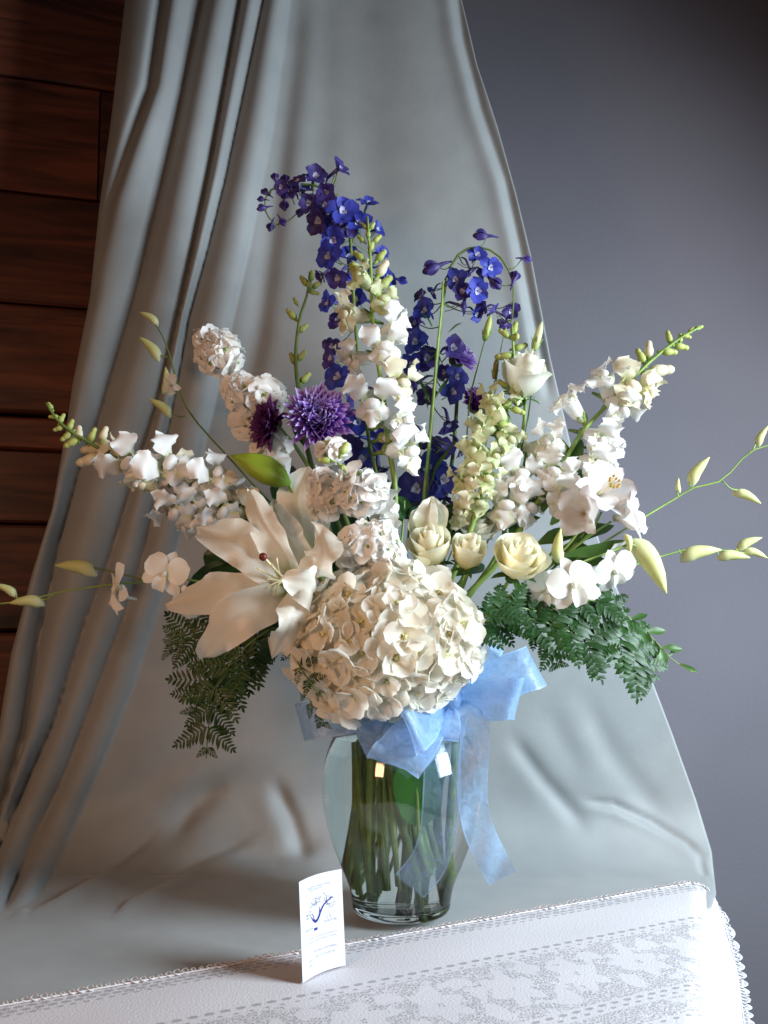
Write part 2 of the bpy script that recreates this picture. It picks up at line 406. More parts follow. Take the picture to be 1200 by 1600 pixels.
class Flower(Thing):
    def __init__(s, name, label, cat, path, r=(.0022, .0032), mat='stem', group=None, neck=True, n=26):
        """path: pixel+depth points from tip to lowest visible; continues down into the vase"""
        pts = pix(path)
        if neck: pts = pts + lower_stem(pts[-1])
        s.curve = catmull(pts, n)
        super().__init__(name, label, cat, pts[-1], group)
        mb = MB(); mb.add(tube(s.curve, list(r), 7)); s.part('stem', mb, M[mat])
    def near(s, p):
        i = min(range(len(s.curve)), key=lambda k: (s.curve[k] - p).length)
        j = max(0, i - 1); t = (s.curve[j] - s.curve[min(i + 1, len(s.curve) - 1)])
        return s.curve[i], (t.normalized() if t.length > 1e-6 else Vector((0, 0, 1)))
    def twigs(s, items, mat='stem', r=(.0016, .0010)):
        mb = MB()
        for a, b in items: 
            mid = a.lerp(b, .5) + Vector((0, 0, -.004))
            mb.add(tube(catmull([a, mid, b], 5), list(r), 5))
        if items: s.part('stalk', mb, M[mat])

snapW = [snap_floret(s, M['white']) for s in (1, 2, 3, 4)]
snapC = [snap_floret(s, M['cream'], .9) for s in (11, 12)]
snapG = [snap_floret(s, M['pale_green'], .8) for s in (21, 22, 23)]
budL = [snap_bud(s, M['lime']) for s in (1, 2)]
budC = [snap_bud(s, M['cream']) for s in (3, 4)]
stockF = [stock_floret(s) for s in range(5)]
hydF = [hyd_floret(s) for s in range(9)]
delB = [delph_floret(s, M['blue']) for s in range(4)]
delV = [delph_floret(s, M['violet']) for s in range(10, 14)]
dbB = [delph_bud(s, M['blue']) for s in (1, 2)]
dbV = [delph_bud(s, M['violet']) for s in (3, 4)]
obud = [orchid_bud(s) for s in (1,)]

def snapdragon(label, path, florets, buds, group='white snapdragon stems', r=(.0013, .0032, .0040), mat='stem', seed=1, neck=True):
    """florets: (px, py, Y, size px, kind W/C/G[, facing]); buds: (px, py, Y, size px, kind L/C, (dx, dy))"""
    F = Flower('snapdragon', label, 'snapdragon', path, r, mat, group, neck)
    random.seed(seed)
    for it in florets:
        px, py, Y, sz, kind = it[:5]
        p = P(px, py, Y); c, up = F.near(p)
        out = (p - c); out = out - up * out.dot(up)
        out = (out.normalized() if out.length > .002 else Vector((0, -1, 0)))
        fc = ((D(*it[5]) if len(it) > 5 else (out * .8 + Vector((0, -.6, .0))).normalized()) + out * .45 + rj((0, 0, 0), .18)).normalized()
        me = random.choice({'W': snapW, 'C': snapC, 'G': snapG}[kind])
        s = sz * mpp(Y) / .0395 * rnd(.9, 1.1)
        F.inst('floret', me, frame(p, fc, up + Vector((0, 0, .35)), s, rnd(-.15, .15)))
    for it in buds:
        px, py, Y, sz, kind, dr = it
        p = P(px, py, Y); s = sz * mpp(Y) / .026
        d = D(dr[0], dr[1], dr[2] if len(dr) > 2 else .3)
        me = random.choice(budL if kind == 'L' else budC)
        F.inst('bud', me, frame(p - d * .012 * s, Vector((0, -1, .2)), d, s) if abs(d.y) < .9 else frame(p, Vector((0, 0, 1)), d, s))
    return F
# ================================================================== room: walls, floor, table
def grid_mesh(fn, nu, nv):
    v = []; f = []; uv = []
    for i in range(nu + 1):
        for k in range(nv + 1):
            v.append(Vector(fn(i / nu, k / nv))); uv.append((i / nu, k / nv))
    for i in range(nu):
        for k in range(nv):
            a = i * (nv + 1) + k; f.append((a, a + 1, a + nv + 2, a + nv + 1))
    return v, f, uv
def box(c, sz, rot=None, bev=0):
    """box with slightly chamfered long edges"""
    x, y, z = sz[0] / 2, sz[1] / 2, sz[2] / 2; b = bev
    c = Vector(c); v = []; ring = [(-y + b, -z), (y - b, -z), (y, -z + b), (y, z - b), (y - b, z), (-y + b, z), (-y, z - b), (-y, -z + b)] if b else [(-y, -z), (y, -z), (y, z), (-y, z)]
    n = len(ring)
    for sx in (-x, x):
        for (a, d) in ring: v.append(Vector((sx, a, d)))
    if rot is not None: v = [rot @ p for p in v]
    v = [p + c for p in v]
    f = [(k, k + n, (k + 1) % n + n, (k + 1) % n) for k in range(n)] + [tuple(range(n)), tuple(range(2 * n - 1, n - 1, -1))]
    return v, f, [(0, 0)] * (2 * n)
def struct(name, mb, m):
    me = mb.mesh(name, [m], None, False); o = bpy.data.objects.new(name, me); COL.objects.link(o); o['kind'] = 'structure'; return o

# painted wall, slightly rough
wm = bpy.data.materials.new('painted_wall'); t = nt(wm); L = t.links; pb = t.nodes['Principled BSDF']
tc = N(t, 'ShaderNodeTexCoord'); n1 = N(t, 'ShaderNodeTexNoise'); n1.inputs['Scale'].default_value = 130; n1.inputs['Detail'].default_value = 5
n2 = N(t, 'ShaderNodeTexNoise'); n2.inputs['Scale'].default_value = 3.5
L.new(tc.outputs['Object'], n1.inputs[0]); L.new(tc.outputs['Object'], n2.inputs[0])
rp = N(t, 'ShaderNodeValToRGB'); rp.color_ramp.elements[0].position = .3; rp.color_ramp.elements[1].position = .7
rp.color_ramp.elements[0].color = (.195, .185, .215, 1); rp.color_ramp.elements[1].color = (.215, .205, .235, 1)
L.new(n2.outputs[0], rp.inputs[0]); L.new(rp.outputs[0], pb.inputs[0]); pb.inputs['Roughness'].default_value = .75
bp = N(t, 'ShaderNodeBump'); bp.inputs['Strength'].default_value = .25; bp.inputs['Distance'].default_value = .002
L.new(n1.outputs[0], bp.inputs['Height']); L.new(bp.outputs[0], pb.inputs['Normal'])
mb = MB(); mb.add(box((.75, .80, .4), (2.7, .06, 3.4))); struct('wall', mb, wm)
fm = plain_mat('floor_boards', (.05, .03, .02), .5, (.08, .05, .03), 8)
mb = MB(); mb.add(box((0, -.6, -.80), (5, 4, .05))); struct('floor', mb, fm)

# wooden plank wall on the left, running away from the camera
wood = bpy.data.materials.new('stained_wood'); t = nt(wood); L = t.links; pb = t.nodes['Principled BSDF']
tc = N(t, 'ShaderNodeTexCoord'); mp = N(t, 'ShaderNodeMapping'); mp.inputs['Scale'].default_value = (2.2, 26, 26)
oi = N(t, 'ShaderNodeObjectInfo'); L.new(tc.outputs['Object'], mp.inputs[0])
ofs = N(t, 'ShaderNodeVectorMath', operation='MULTIPLY_ADD'); L.new(oi.outputs['Random'], ofs.inputs[0]); ofs.inputs[1].default_value = (17, 9, 5); L.new(mp.outputs[0], ofs.inputs[2])
n1 = N(t, 'ShaderNodeTexNoise'); n1.inputs['Scale'].default_value = 1.6; n1.inputs['Detail'].default_value = 6; n1.inputs['Distortion'].default_value = 1.2
L.new(ofs.outputs[0], n1.inputs[0])
rp = N(t, 'ShaderNodeValToRGB'); e = rp.color_ramp.elements; e[0].position = .30; e[0].color = (.045, .012, .006, 1); e[1].position = .66; e[1].color = (.22, .066, .032, 1)
L.new(n1.outputs[0], rp.inputs[0])
# knots
vo = N(t, 'ShaderNodeTexVoronoi'); vo.inputs['Scale'].default_value = 2.4; mp2 = N(t, 'ShaderNodeMapping'); mp2.inputs['Scale'].default_value = (.9, 2.2, 2.2)
L.new(tc.outputs['Object'], mp2.inputs[0]); L.new(mp2.outputs[0], vo.inputs['Vector'])
kr = N(t, 'ShaderNodeMapRange'); kr.inputs[1].default_value = .04; kr.inputs[2].default_value = .16; kr.inputs[3].default_value = .15; kr.inputs[4].default_value = 1
L.new(vo.outputs['Distance'], kr.inputs[0]); mu = N(t, 'ShaderNodeVectorMath', operation='MULTIPLY')
L.new(rp.outputs[0], mu.inputs[0]); L.new(kr.outputs[0], mu.inputs[1]); 
pr = N(t, 'ShaderNodeMapRange'); pr.inputs[3].default_value = .6; pr.inputs[4].default_value = 1.25; L.new(oi.outputs['Random'], pr.inputs[0])
mu2 = N(t, 'ShaderNodeVectorMath', operation='MULTIPLY'); L.new(mu.outputs[0], mu2.inputs[0]); L.new(pr.outputs[0], mu2.inputs[1])
L.new(mu2.outputs[0], pb.inputs[0])
pb.inputs['Roughness'].default_value = .42
bp = N(t, 'ShaderNodeBump'); bp.inputs['Strength'].default_value = .3; bp.inputs['Distance'].default_value = .002
L.new(n1.outputs[0], bp.inputs['Height']); L.new(bp.outputs[0], pb.inputs['Normal'])
wa = P(-60, 800, .36); wb = P(330, 800, .47)
wd = Vector((wb.x - wa.x, wb.y - wa.y, 0)).normalized(); wn = Vector((wd.y, -wd.x, 0))
wood_root = bpy.data.objects.new('plank_wall', None); COL.objects.link(wood_root); wood_root.location = (wa.x, wa.y, -.77)
wood_root['kind'] = 'structure'
rotw = Matrix(((wd.x, wn.x, 0), (wd.y, wn.y, 0), (0, 0, 1)))
# plank edges measured at the left frame edge (pixel rows), near x = 40
rows = [-330, -170, -10, 150, 322, 490, 655, 708, 822, 985, 1150, 1320, 1500, 1690, 1900, 2120]
pw = P(40, 800, .42).y
random.seed(5)
Lw = 1.27
for i in range(len(rows) - 1):
    z1 = P(40, rows[i], pw).z; z0 = P(40, rows[i + 1], pw).z
    if rows[i] == 655: dep = -.022
    else: dep = rnd(-.002, .003)
    joints = {322: [.33], 822: [.52], 150: [.74], 985: [.36]}.get(rows[i], [])
    cuts = [0] + [j for j in joints] + [1]
    for a, b in zip(cuts[:-1], cuts[1:]):
        ln = Lw * (b - a) - .0025; cx = -0.75 + Lw * (a + b) / 2
        mb = MB(); mb.add(box((0, 0, 0), (ln, .03, z1 - z0 - .004), None, .004))
        me = mb.mesh('plank', [wood], None, False)
        o = bpy.data.objects.new('plank', me); COL.objects.link(o); o.parent = wood_root
        pos = Vector((wa.x, wa.y, 0)) + wd * cx + wn * (dep + .0) + Vector((0, 0, (z0 + z1) / 2))
        o.matrix_local = Matrix.Translation(pos - Vector(wood_root.location)) @ rotw.to_4x4()
mb = MB(); c = Vector((wa.x, wa.y, 0)) + wd * (-.75 + Lw / 2) - wn * .045
mb.add(box((0, 0, 0), (Lw, .03, 3.3))); me = mb.mesh('wall_backing', [plain_mat('wall_backing', (.02, .008, .005), .9)], None, False)
o = bpy.data.objects.new('wall_backing', me); COL.objects.link(o); o.parent = wood_root
o.matrix_local = Matrix.Translation(c + Vector((0, 0, .6)) - Vector(wood_root.location)) @ rotw.to_4x4()

# ------------------------------------------------------------------ table (hidden under the cloths)
E1 = PZ(1085, 1402, 0.010)                 # back right corner of the lace on the table
dirB = (PZ(-60, 1588, 0) - PZ(900, 1387, 0)); dirB.z = 0; dirB.normalize()      # along the lace's back edge, to the left
EDGE_A = PZ(1116, 1402, 0); EDGE_B = PZ(1120, 1600, 0)
dirF = (EDGE_B - EDGE_A).normalized(); nR = Vector((-dirF.y, dirF.x, 0)); nR = nR if nR.x > 0 else -nR
tt = Thing('table', 'table under the grey drape and the white lace cloth', 'table', (0, 0, -.775))
bm_x = EDGE_A.x - .012
poly = [EDGE_A + dirF * -.16 - nR * .014, EDGE_A + dirF * .62 - nR * .014, Vector((-.75, EDGE_A.y - .60, 0)), Vector((-.75, .42, 0)), ]
v = [Vector((p.x, p.y, z)) for z in (-.030, -.004) for p in poly]
mb = MB(); mb.add((v, [(0, 1, 2, 3)[::-1], (4, 5, 6, 7)] + [(k, (k + 1) % 4, (k + 1) % 4 + 4, k + 4) for k in range(4)], [(0, 0)] * 8))
tw = plain_mat('table_wood', (.10, .05, .025), .4, (.14, .07, .035), 10)
tt.part('tabletop', mb, tw, smooth=False)
for p in poly:
    c = Vector((p.x * .86, p.y * .8, 0)); mb = MB(); mb.add(tube([Vector((c.x, c.y, -.775)), Vector((c.x, c.y, -.03))], [.018, .024], 10)); tt.part('leg', mb, tw)

# ------------------------------------------------------------------ grey satin drape
YB, RB, ZT = .23, .09, .004
def interp(tab, y): return np.interp(y, [a for a, b in tab], [b for a, b in tab])
LEFT = [(-300, 240), (-120, 212), (0, 195), (200, 172), (330, 155), (470, 140), (600, 115), (800, 85), (900, 52), (1020, 20), (1150, -2), (1300, -60), (1500, -120), (1700, -160)]
RIGHT = [(-300, 655), (-120, 695), (0, 722), (100, 745), (200, 778), (300, 806), (400, 830), (560, 860), (700, 893), (850, 938), (1000, 995), (1150, 1052), (1250, 1088), (1330, 1112), (1392, 1119), (1415, 1112), (1450, 1060), (1700, 980)]
NS, NT = 300, 360
# arclength table: back plane, quarter bend, table top
zt = 1.40
Lback = zt - (ZT + RB); Lb = RB * math.pi / 2; Lf = .62; LT = Lback + Lb + Lf
tv = np.linspace(0, 1, NT + 1); tl = np.where(tv < .0, 0, tv * LT)
By = np.zeros_like(tl); Bz = np.zeros_like(tl); Ny = np.zeros_like(tl); Nz = np.zeros_like(tl)
for i, l in enumerate(tl):
    if l < Lback: By[i], Bz[i], Ny[i], Nz[i] = YB, zt - l, -1, 0
    elif l < Lback + Lb:
        a = (l - Lback) / RB; By[i] = YB - RB + RB * math.cos(a); Bz[i] = ZT + RB - RB * math.sin(a); Ny[i], Nz[i] = -math.cos(a), math.sin(a)
    else: By[i], Bz[i], Ny[i], Nz[i] = YB - RB - (l - Lback - Lb), ZT, 0, 1
# pixel row of each t line
dep = (By - CAMY) * CP + (Bz - CAMH) * SP; upv = -(By - CAMY) * SP + (Bz - CAMH) * CP
rowpy = 800 - FPX * upv / dep
xl = (interp(LEFT, rowpy) - 600) / FPX * dep; xr = (interp(RIGHT, rowpy) - 600) / FPX * dep
sv = np.linspace(0, 1, NS + 1)
X = xl[:, None] * (1 - sv) + xr[:, None] * sv
PXX = 600 + FPX * X / dep[:, None]; PYY = np.repeat(rowpy[:, None], NS + 1, 1)
VAL = [
 [(-120, 348), (0, 318), (200, 276), (430, 222), (650, 158), (735, 124), (850, 92), (1000, 62), (1150, 40), (1300, 0), (1500, -60)],
 [(-120, 400), (0, 376), (260, 330), (480, 286), (640, 248), (785, 200), (880, 170), (970, 135), (1115, 90), (1250, 30), (1350, -12), (1500, -50)],
 [(-120, 432), (0, 412), (280, 352), (400, 322), (500, 294), (650, 268), (850, 228), (960, 196), (1080, 150), (1215, 100), (1350, 36), (1450, -10), (1550, -40)],
 [(-120, 475), (0, 452), (200, 425), (400, 386), (560, 350), (700, 318), (850, 278), (960, 244), (1080, 205), (1180, 165), (1330, 100), (1450, 30), (1550, -20)],
]
disp = np.zeros_like(X)
edges = [interp(LEFT, rowpy)] + [interp(v_, rowpy) for v_ in VAL]
amps = [(.030, .026), (.030, .020), (.022, .018), (.018, .016)]
fade = np.clip((1500 - rowpy) / 200, 0, 1) ** .7
for i in range(4):
    a = edges[i][:, None]; b = edges[i + 1][:, None]
    f = np.clip((PXX - a) / np.maximum(b - a, 4), 0, 1)
    g = f ** (1.25 if i != 0 else 1.0)
    inside = (PXX >= a) & (PXX < b)
    disp += np.where(inside, (np.sin(np.pi * g) ** .62) * amps[i][0], 0) * fade[:, None]
# a secondary pleat lying inside the first wide strip
c0 = interp([(-120, 290), (0, 262), (150, 240), (250, 205), (330, 178), (420, 160), (1500, 100)], rowpy)
w0 = np.clip((430 - rowpy) / 260, 0, 1)
disp -= .016 * np.exp(-((PXX - c0[:, None]) / 9) ** 2) * w0[:, None]
disp += .010 * np.exp(-((PXX - c0[:, None] - 26) / 16) ** 2) * w0[:, None]
# long soft swell to the right of the pleats, and softer ones in the flat panel
def groove(poly, w, amp, soft_end=60, asym=0):
    if poly[0][1] > 700: amp *= (.9 if poly[0][0] < 520 else .5); w *= .85; asym *= .8
    P_ = np.array(poly, float); best = np.full(PXX.shape, 1e9); par = np.zeros(PXX.shape); sgn = np.zeros(PXX.shape); tot = 0
    seg = np.hypot(*(P_[1:] - P_[:-1]).T); cum = np.concatenate([[0], np.cumsum(seg)])
    for k in range(len(P_) - 1):
        a, b = P_[k], P_[k + 1]; d = b - a; L2 = (d ** 2).sum()
        tt_ = np.clip(((PXX - a[0]) * d[0] + (PYY - a[1]) * d[1]) / L2, 0, 1)
        dx, dy = PXX - a[0] - tt_ * d[0], PYY - a[1] - tt_ * d[1]; dd = np.hypot(dx, dy)
        m_ = dd < best; best = np.where(m_, dd, best); par = np.where(m_, cum[k] + tt_ * seg[k], par)
        sgn = np.where(m_, np.sign(d[0] * dy - d[1] * dx), sgn)
    endf = np.clip(par / soft_end, 0, 1) * np.clip((cum[-1] - par) / soft_end, 0, 1)
    endf = endf * endf * (3 - 2 * endf)
    r = -amp * np.exp(-(best / w) ** 2) * endf
    if asym: r += asym * amp * np.exp(-((best * sgn - w * 1.8) / (w * 1.6)) ** 2) * endf
    return r
disp += groove([(470, -100), (452, 120), (425, 330), (400, 520), (360, 700)], 22, .010, 150)
disp += groove([(560, -100), (560, 200), (590, 400)], 60, .010, 120)
disp += groove([(505, -100), (500, 200), (490, 420)], 30, .006, 120)
disp += groove([(700, -120), (724, 60), (752, 170), (790, 280), (812, 380), (838, 520), (862, 640)], 9, .008, 80, .5)
# creases fanning out at the bottom
disp += groove([(-40, 1452), (80, 1400), (190, 1338), (250, 1300)], 9, .010, 60, .8)
disp += groove([(20, 1560), (110, 1470), (190, 1400), (300, 1345), (420, 1290)], 13, .012, 90, .6)
disp += groove([(110, 1470), (170, 1420), (200, 1380)], 11, .007, 40, .3)
disp += groove([(330, 1370), (372, 1430), (420, 1490)], 14, .010, 40, -.6)
disp += groove([(255, 1330), (300, 1260), (360, 1215)], 20, .009, 60, .3)
disp += groove([(420, 1210), (455, 1280), (480, 1350)], 16, .010, 50, .5)
disp += groove([(330, 1330), (430, 1335), (520, 1310)], 20, .010, 60, .4)
disp += groove([(790, 1140), (850, 1220), (900, 1275), (925, 1305)], 15, .009, 50, .35)
disp += groove([(900, 1250), (960, 1258), (1020, 1285), (1075, 1318), (1110, 1345)], 6.5, .013, 45, .45)
disp += groove([(900, 1060), (950, 1170), (1020, 1260), (1080, 1310)], 24, .007, 100, .3)
disp += groove([(840, 1080), (880, 1160), (930, 1240)], 26, .005, 80, .3)
disp += groove([(1090, 1330), (1105, 1380), (1112, 1420)], 7, .006, 20)
# irregular small-scale softness
ph = np.sin(PXX * .021 + 1.7 * np.sin(PYY * .006)) * np.sin(PYY * .013 + PXX * .004)
disp += .0012 * ph
low = np.clip((PYY - 1060) / 160, 0, 1); sl = np.clip((620 - PXX) / 200, 0, 1); sr = np.clip((PXX - 700) / 120, 0, 1)
wl = np.sin((PXX * .42 + PYY * .9) / 21 + 1.9 * np.sin(PXX / 120 + PYY / 75) + .8 * np.sin(PXX / 41)) * (.55 + .45 * np.sin(PXX / 88 + PYY / 130 + 1))
wl2 = np.sin((PXX * .2 - PYY * .8) / 33 + 1.6 * np.sin(PXX / 90 - PYY / 60))
wr = np.sin((PXX * .62 - PYY * .55) / 30 + 1.7 * np.sin(PXX / 150 + PYY / 110)) * (.5 + .5 * np.sin(PYY / 120 + PXX / 160))
disp += low * (.0030 * wl * sl + .0014 * wl2 * sl + .0017 * wr * sr)
# keep the cloth out of the table top in the flat part
flat = np.clip((1.0 - (-Ny)), 0, 1)[:, None]
lim = np.where(flat > .85, -.0005, -.03); disp = np.maximum(disp, lim * 1.0)
flatmul = np.where(rowpy > 1452, .35, 1.0)[:, None]; disp = disp * np.where(flat > .95, flatmul, 1)
VX_, VY_ = 0.0, 0.0
vx0, vy0 = PZ(627, 1437, 0).x, PZ(627, 1437, 0).y
YY = By[:, None] + Ny[:, None] * disp; ZZ = Bz[:, None] + Nz[:, None] * disp
XX = X.copy()
# flatten under the vase and the card
dv = np.hypot(XX - vx0, YY - vy0); k_ = np.clip((dv - .062) / .05, 0, 1); ZZ = np.where(flat > .9, ZT + (ZZ - ZT) * k_, ZZ)
YC0 = PZ(505, 1520, 0).y
lace_flat = np.clip((YY + .02) / .08, 0, 1); ZZ = np.where(flat > .95, ZT + (ZZ - ZT) * lace_flat, ZZ)
# cloth falls over the right edge of the table
s_out = (XX - EDGE_A.x) * nR.x + (YY - EDGE_A.y) * nR.y
on = (flat > .5) & (s_out > -.012)
dr = np.clip(s_out + .012, 0, 1); ang = np.clip(dr / .03, 0, math.pi / 2)
ZZ = np.where(on, ZZ - .03 * (1 - np.cos(ang)) - np.clip(dr - .047, 0, 1), ZZ)
verts = np.stack([XX, YY, ZZ], -1).reshape(-1, 3)
fs = []
nv1 = NS + 1
idx = np.arange(NT * NS).reshape(NT, NS); a_ = (np.arange(NT)[:, None] * nv1 + np.arange(NS)[None, :]).ravel()
fs = np.stack([a_, a_ + nv1, a_ + nv1 + 1, a_ + 1], 1)
satin = bpy.data.materials.new('grey_satin'); t = nt(satin); L = t.links; pb = t.nodes['Principled BSDF']
pb.inputs['Base Color'].default_value = (.33, .335, .315, 1); pb.inputs['Roughness'].default_value = .56
pb.inputs['Sheen Weight'].default_value = .2; pb.inputs['Sheen Roughness'].default_value = .4; pb.inputs['Specular IOR Level'].default_value = .3
pb.inputs['Anisotropic'].default_value = .3
tc = N(t, 'ShaderNodeTexCoord'); n1 = N(t, 'ShaderNodeTexNoise'); n1.inputs['Scale'].default_value = 700; n1.inputs['Detail'].default_value = 2
n2 = N(t, 'ShaderNodeTexNoise'); n2.inputs['Scale'].default_value = 22; n2.inputs['Detail'].default_value = 8
L.new(tc.outputs['Object'], n1.inputs[0]); L.new(tc.outputs['Object'], n2.inputs[0])
rp = N(t, 'ShaderNodeValToRGB'); rp.color_ramp.elements[0].position = .3; rp.color_ramp.elements[1].position = .7
rp.color_ramp.elements[0].color = (.252, .270, .272, 1); rp.color_ramp.elements[1].color = (.282, .300, .300, 1)
L.new(n2.outputs[0], rp.inputs[0]); L.new(rp.outputs[0], pb.inputs[0])
b1 = N(t, 'ShaderNodeBump'); b1.inputs['Strength'].default_value = .35; b1.inputs['Distance'].default_value = .0006; L.new(n1.outputs[0], b1.inputs['Height'])
b2 = N(t, 'ShaderNodeBump'); b2.inputs['Strength'].default_value = .22; b2.inputs['Distance'].default_value = .003; L.new(n2.outputs[0], b2.inputs['Height']); L.new(b1.outputs[0], b2.inputs['Normal'])
L.new(b2.outputs[0], pb.inputs['Normal'])
me = bpy.data.meshes.new('satin_drape'); me.from_pydata(verts.tolist(), [], fs.tolist()); me.materials.append(satin)
me.polygons.foreach_set('use_smooth', [True] * len(fs))
o = bpy.data.objects.new('satin_drape', me); COL.objects.link(o)
so = o.modifiers.new('thickness', 'SOLIDIFY'); so.thickness = .0012; so.offset = -1
tag(o, 'grey satin drape hanging in folds behind the bouquet and spread over the table', 'drape')

# ------------------------------------------------------------------ white lace tablecloth
ZL = .0095
lace = bpy.data.materials.new('white_lace'); t = nt(lace); L = t.links; pb = t.nodes['Principled BSDF']; out = t.nodes['Material Output']
pb.inputs['Roughness'].default_value = .85; pb.inputs['Specular IOR Level'].default_value = .2
uv = N(t, 'ShaderNodeUVMap'); sp = N(t, 'ShaderNodeSeparateXYZ'); L.new(uv.outputs[0], sp.inputs[0])   # u = metres along the edge, v = metres from it
def mth(op, a, b=None, c=None):
    n = N(t, 'ShaderNodeMath', operation=op)
    for i, x in enumerate((a, b, c)):
        if x is None: continue
        if isinstance(x, (int, float)): n.inputs[i].default_value = x
        else: L.new(x, n.inputs[i])
    return n.outputs[0]
U, V_ = sp.outputs[0], sp.outputs[1]
def band(lo, hi, v=V_): return mth('MULTIPLY', mth('GREATER_THAN', v, lo), mth('LESS_THAN', v, hi))
def dots(v0, pu, rad, off=0.0):
    du = mth('MULTIPLY', mth('SUBTRACT', mth('FRACT', mth('ADD', mth('DIVIDE', U, pu), off)), .5), pu); dv = mth('SUBTRACT', V_, v0)
    return mth('LESS_THAN', mth('ADD', mth('POWER', mth('MULTIPLY', du, .55), 2), mth('POWER', dv, 2)), rad * rad)
holes = dots(.093, .0140, .0026)
for (v0, pu, rr, of) in [(.0060, .011, .0024, .2), (.0130, .011, .0024, .7), (.0200, .011, .0016, .2), (.228, .0140, .0023, .3), (.236, .0140, .0018, .7), (.275, .014, .0018, .2), (.102, .0140, .0014, .5)]:
    holes = mth('MAXIMUM', holes, dots(v0, pu, rr, of))
# floral mesh band: solid flowers on an open net
cell = .074
fu = mth('MULTIPLY', mth('SUBTRACT', mth('FRACT', mth('DIVIDE', U, cell)), .5), cell); fv = mth('MULTIPLY', mth('SUBTRACT', V_, .163), .72)
r_ = mth('SQRT', mth('ADD', mth('POWER', fu, 2), mth('POWER', fv, 2))); th = mth('ARCTAN2', fv, fu)
pet = mth('MULTIPLY_ADD', mth('SINE', mth('MULTIPLY', th, 6)), .0050, .0220)
flower = mth('MULTIPLY', mth('LESS_THAN', r_, pet), mth('GREATER_THAN', r_, .0032))
fu2 = mth('MULTIPLY', mth('SUBTRACT', mth('FRACT', mth('ADD', mth('DIVIDE', U, cell), .5)), .5), cell)
r2 = mth('SQRT', mth('ADD', mth('POWER', fu2, 2), mth('POWER', mth('SUBTRACT', mth('ABSOLUTE', fv), .024), 2))); th2 = mth('ARCTAN2', fv, fu2)
flower = mth('MAXIMUM', flower, mth('LESS_THAN', r2, mth('MULTIPLY_ADD', mth('SINE', mth('MULTIPLY', th2, 5)), .003, .010)))
net_n = N(t, 'ShaderNodeTexVoronoi'); net_n.inputs['Scale'].default_value = 300; net_n.feature = 'DISTANCE_TO_EDGE'; L.new(uv.outputs[0], net_n.inputs['Vector'])
n3 = N(t, 'ShaderNodeTexNoise'); n3.inputs['Scale'].default_value = 42; n3.inputs['Detail'].default_value = 3; L.new(uv.outputs[0], n3.inputs['Vector'])
net = mth('MULTIPLY', mth('GREATER_THAN', net_n.outputs['Distance'], .13), mth('GREATER_THAN', n3.outputs[0], .42))
net = mth('MULTIPLY', net, mth('SUBTRACT', 1.0, flower))
bandf = mth('MAXIMUM', band(.106, .222), band(.242, .270))
bandf = mth('MAXIMUM', bandf, band(.158, .30)) if False else bandf
holes = mth('MAXIMUM', holes, mth('MULTIPLY', net, bandf))
edge_net = mth('MULTIPLY', mth('MULTIPLY', mth('GREATER_THAN', net_n.outputs['Distance'], .16), mth('GREATER_THAN', n3.outputs[0], .5)), band(-.01, .020))
holes = mth('MAXIMUM', holes, edge_net)
weave = N(t, 'ShaderNodeTexWave'); weave.inputs['Scale'].default_value = 260; L.new(uv.outputs[0], weave.inputs['Vector'])
wv2 = N(t, 'ShaderNodeTexNoise'); wv2.inputs['Scale'].default_value = 420; L.new(uv.outputs[0], wv2.inputs['Vector'])
hgt = mth('ADD', mth('MULTIPLY', mth('SUBTRACT', 1.0, holes), 1.0), mth('MULTIPLY', wv2.outputs[0], .5))
bp = N(t, 'ShaderNodeBump'); bp.inputs['Strength'].default_value = .8; bp.inputs['Distance'].default_value = .0016; L.new(hgt, bp.inputs['Height']); L.new(bp.outputs[0], pb.inputs['Normal'])
pb.inputs['Base Color'].default_value = (.57, .555, .575, 1)
tr = N(t, 'ShaderNodeBsdfTransparent'); mx = N(t, 'ShaderNodeMixShader')
L.new(mth('MULTIPLY', holes, .40), mx.inputs[0]); L.new(pb.outputs[0], mx.inputs[1]); L.new(tr.outputs[0], mx.inputs[2]); L.new(mx.outputs[0], out.inputs[0])

cornerA = PZ(1040, 1388, ZL); leftA = PZ(-100, 1592, ZL)
dl = (leftA - cornerA).normalized(); FW = Vector((dl.y, -dl.x, 0)); FW = FW if FW.y < 0 else -FW
s_of = lambda p: (p.x - EDGE_A.x) * nR.x + (p.y - EDGE_A.y) * nR.y
def lace_pt(p):          # bends the flat sheet down over the table's right edge
    s = s_of(p); r = .030; s0 = -r * .9
    if s <= s0: return Vector((p.x, p.y, ZL))
    d = s - s0; an = min(d / r, math.pi / 2 * .80); o_ = s0 + r * math.sin(an); z = ZL - r * (1 - math.cos(an))
    ex = max(0, d - r * an); o_ += ex * .34; z -= ex * .94
    q = p + nR * (o_ - s); return Vector((q.x, q.y, z))
def hang(q): return -.030 + .104 * (1 - math.exp(-q / .045)) + .05 * q
LEN = (leftA - cornerA).length + .12
def row_right(q):
    p = cornerA + FW * q; g = (hang(q) - s_of(p)) / (-dl).dot(nR); return p - dl * g
NA, NB, QM = 200, 110, .60
v, f, uvs = [], [], []
for k in range(NB + 1):
    q = QM * (k / NB) ** 1.6; pr_ = row_right(q); pl = cornerA + FW * q + dl * LEN
    for i in range(NA + 1):
        t_ = (i / NA) ** .8; p = pl.lerp(pr_, t_); pt = lace_pt(p); uu_ = (p - cornerA).dot(dl)
        pt.z += .0010 * math.sin(uu_ * 23 + q * 9) * math.sin(q * 31) ** 2 + (.0016 * math.sin(q * 55 + 1) if s_of(p) > 0 else 0)
        v.append(pt); uvs.append((uu_, q))
for k in range(NB):
    for i in range(NA):
        a = k * (NA + 1) + i; f.append((a, a + NA + 1, a + NA + 2, a + 1))
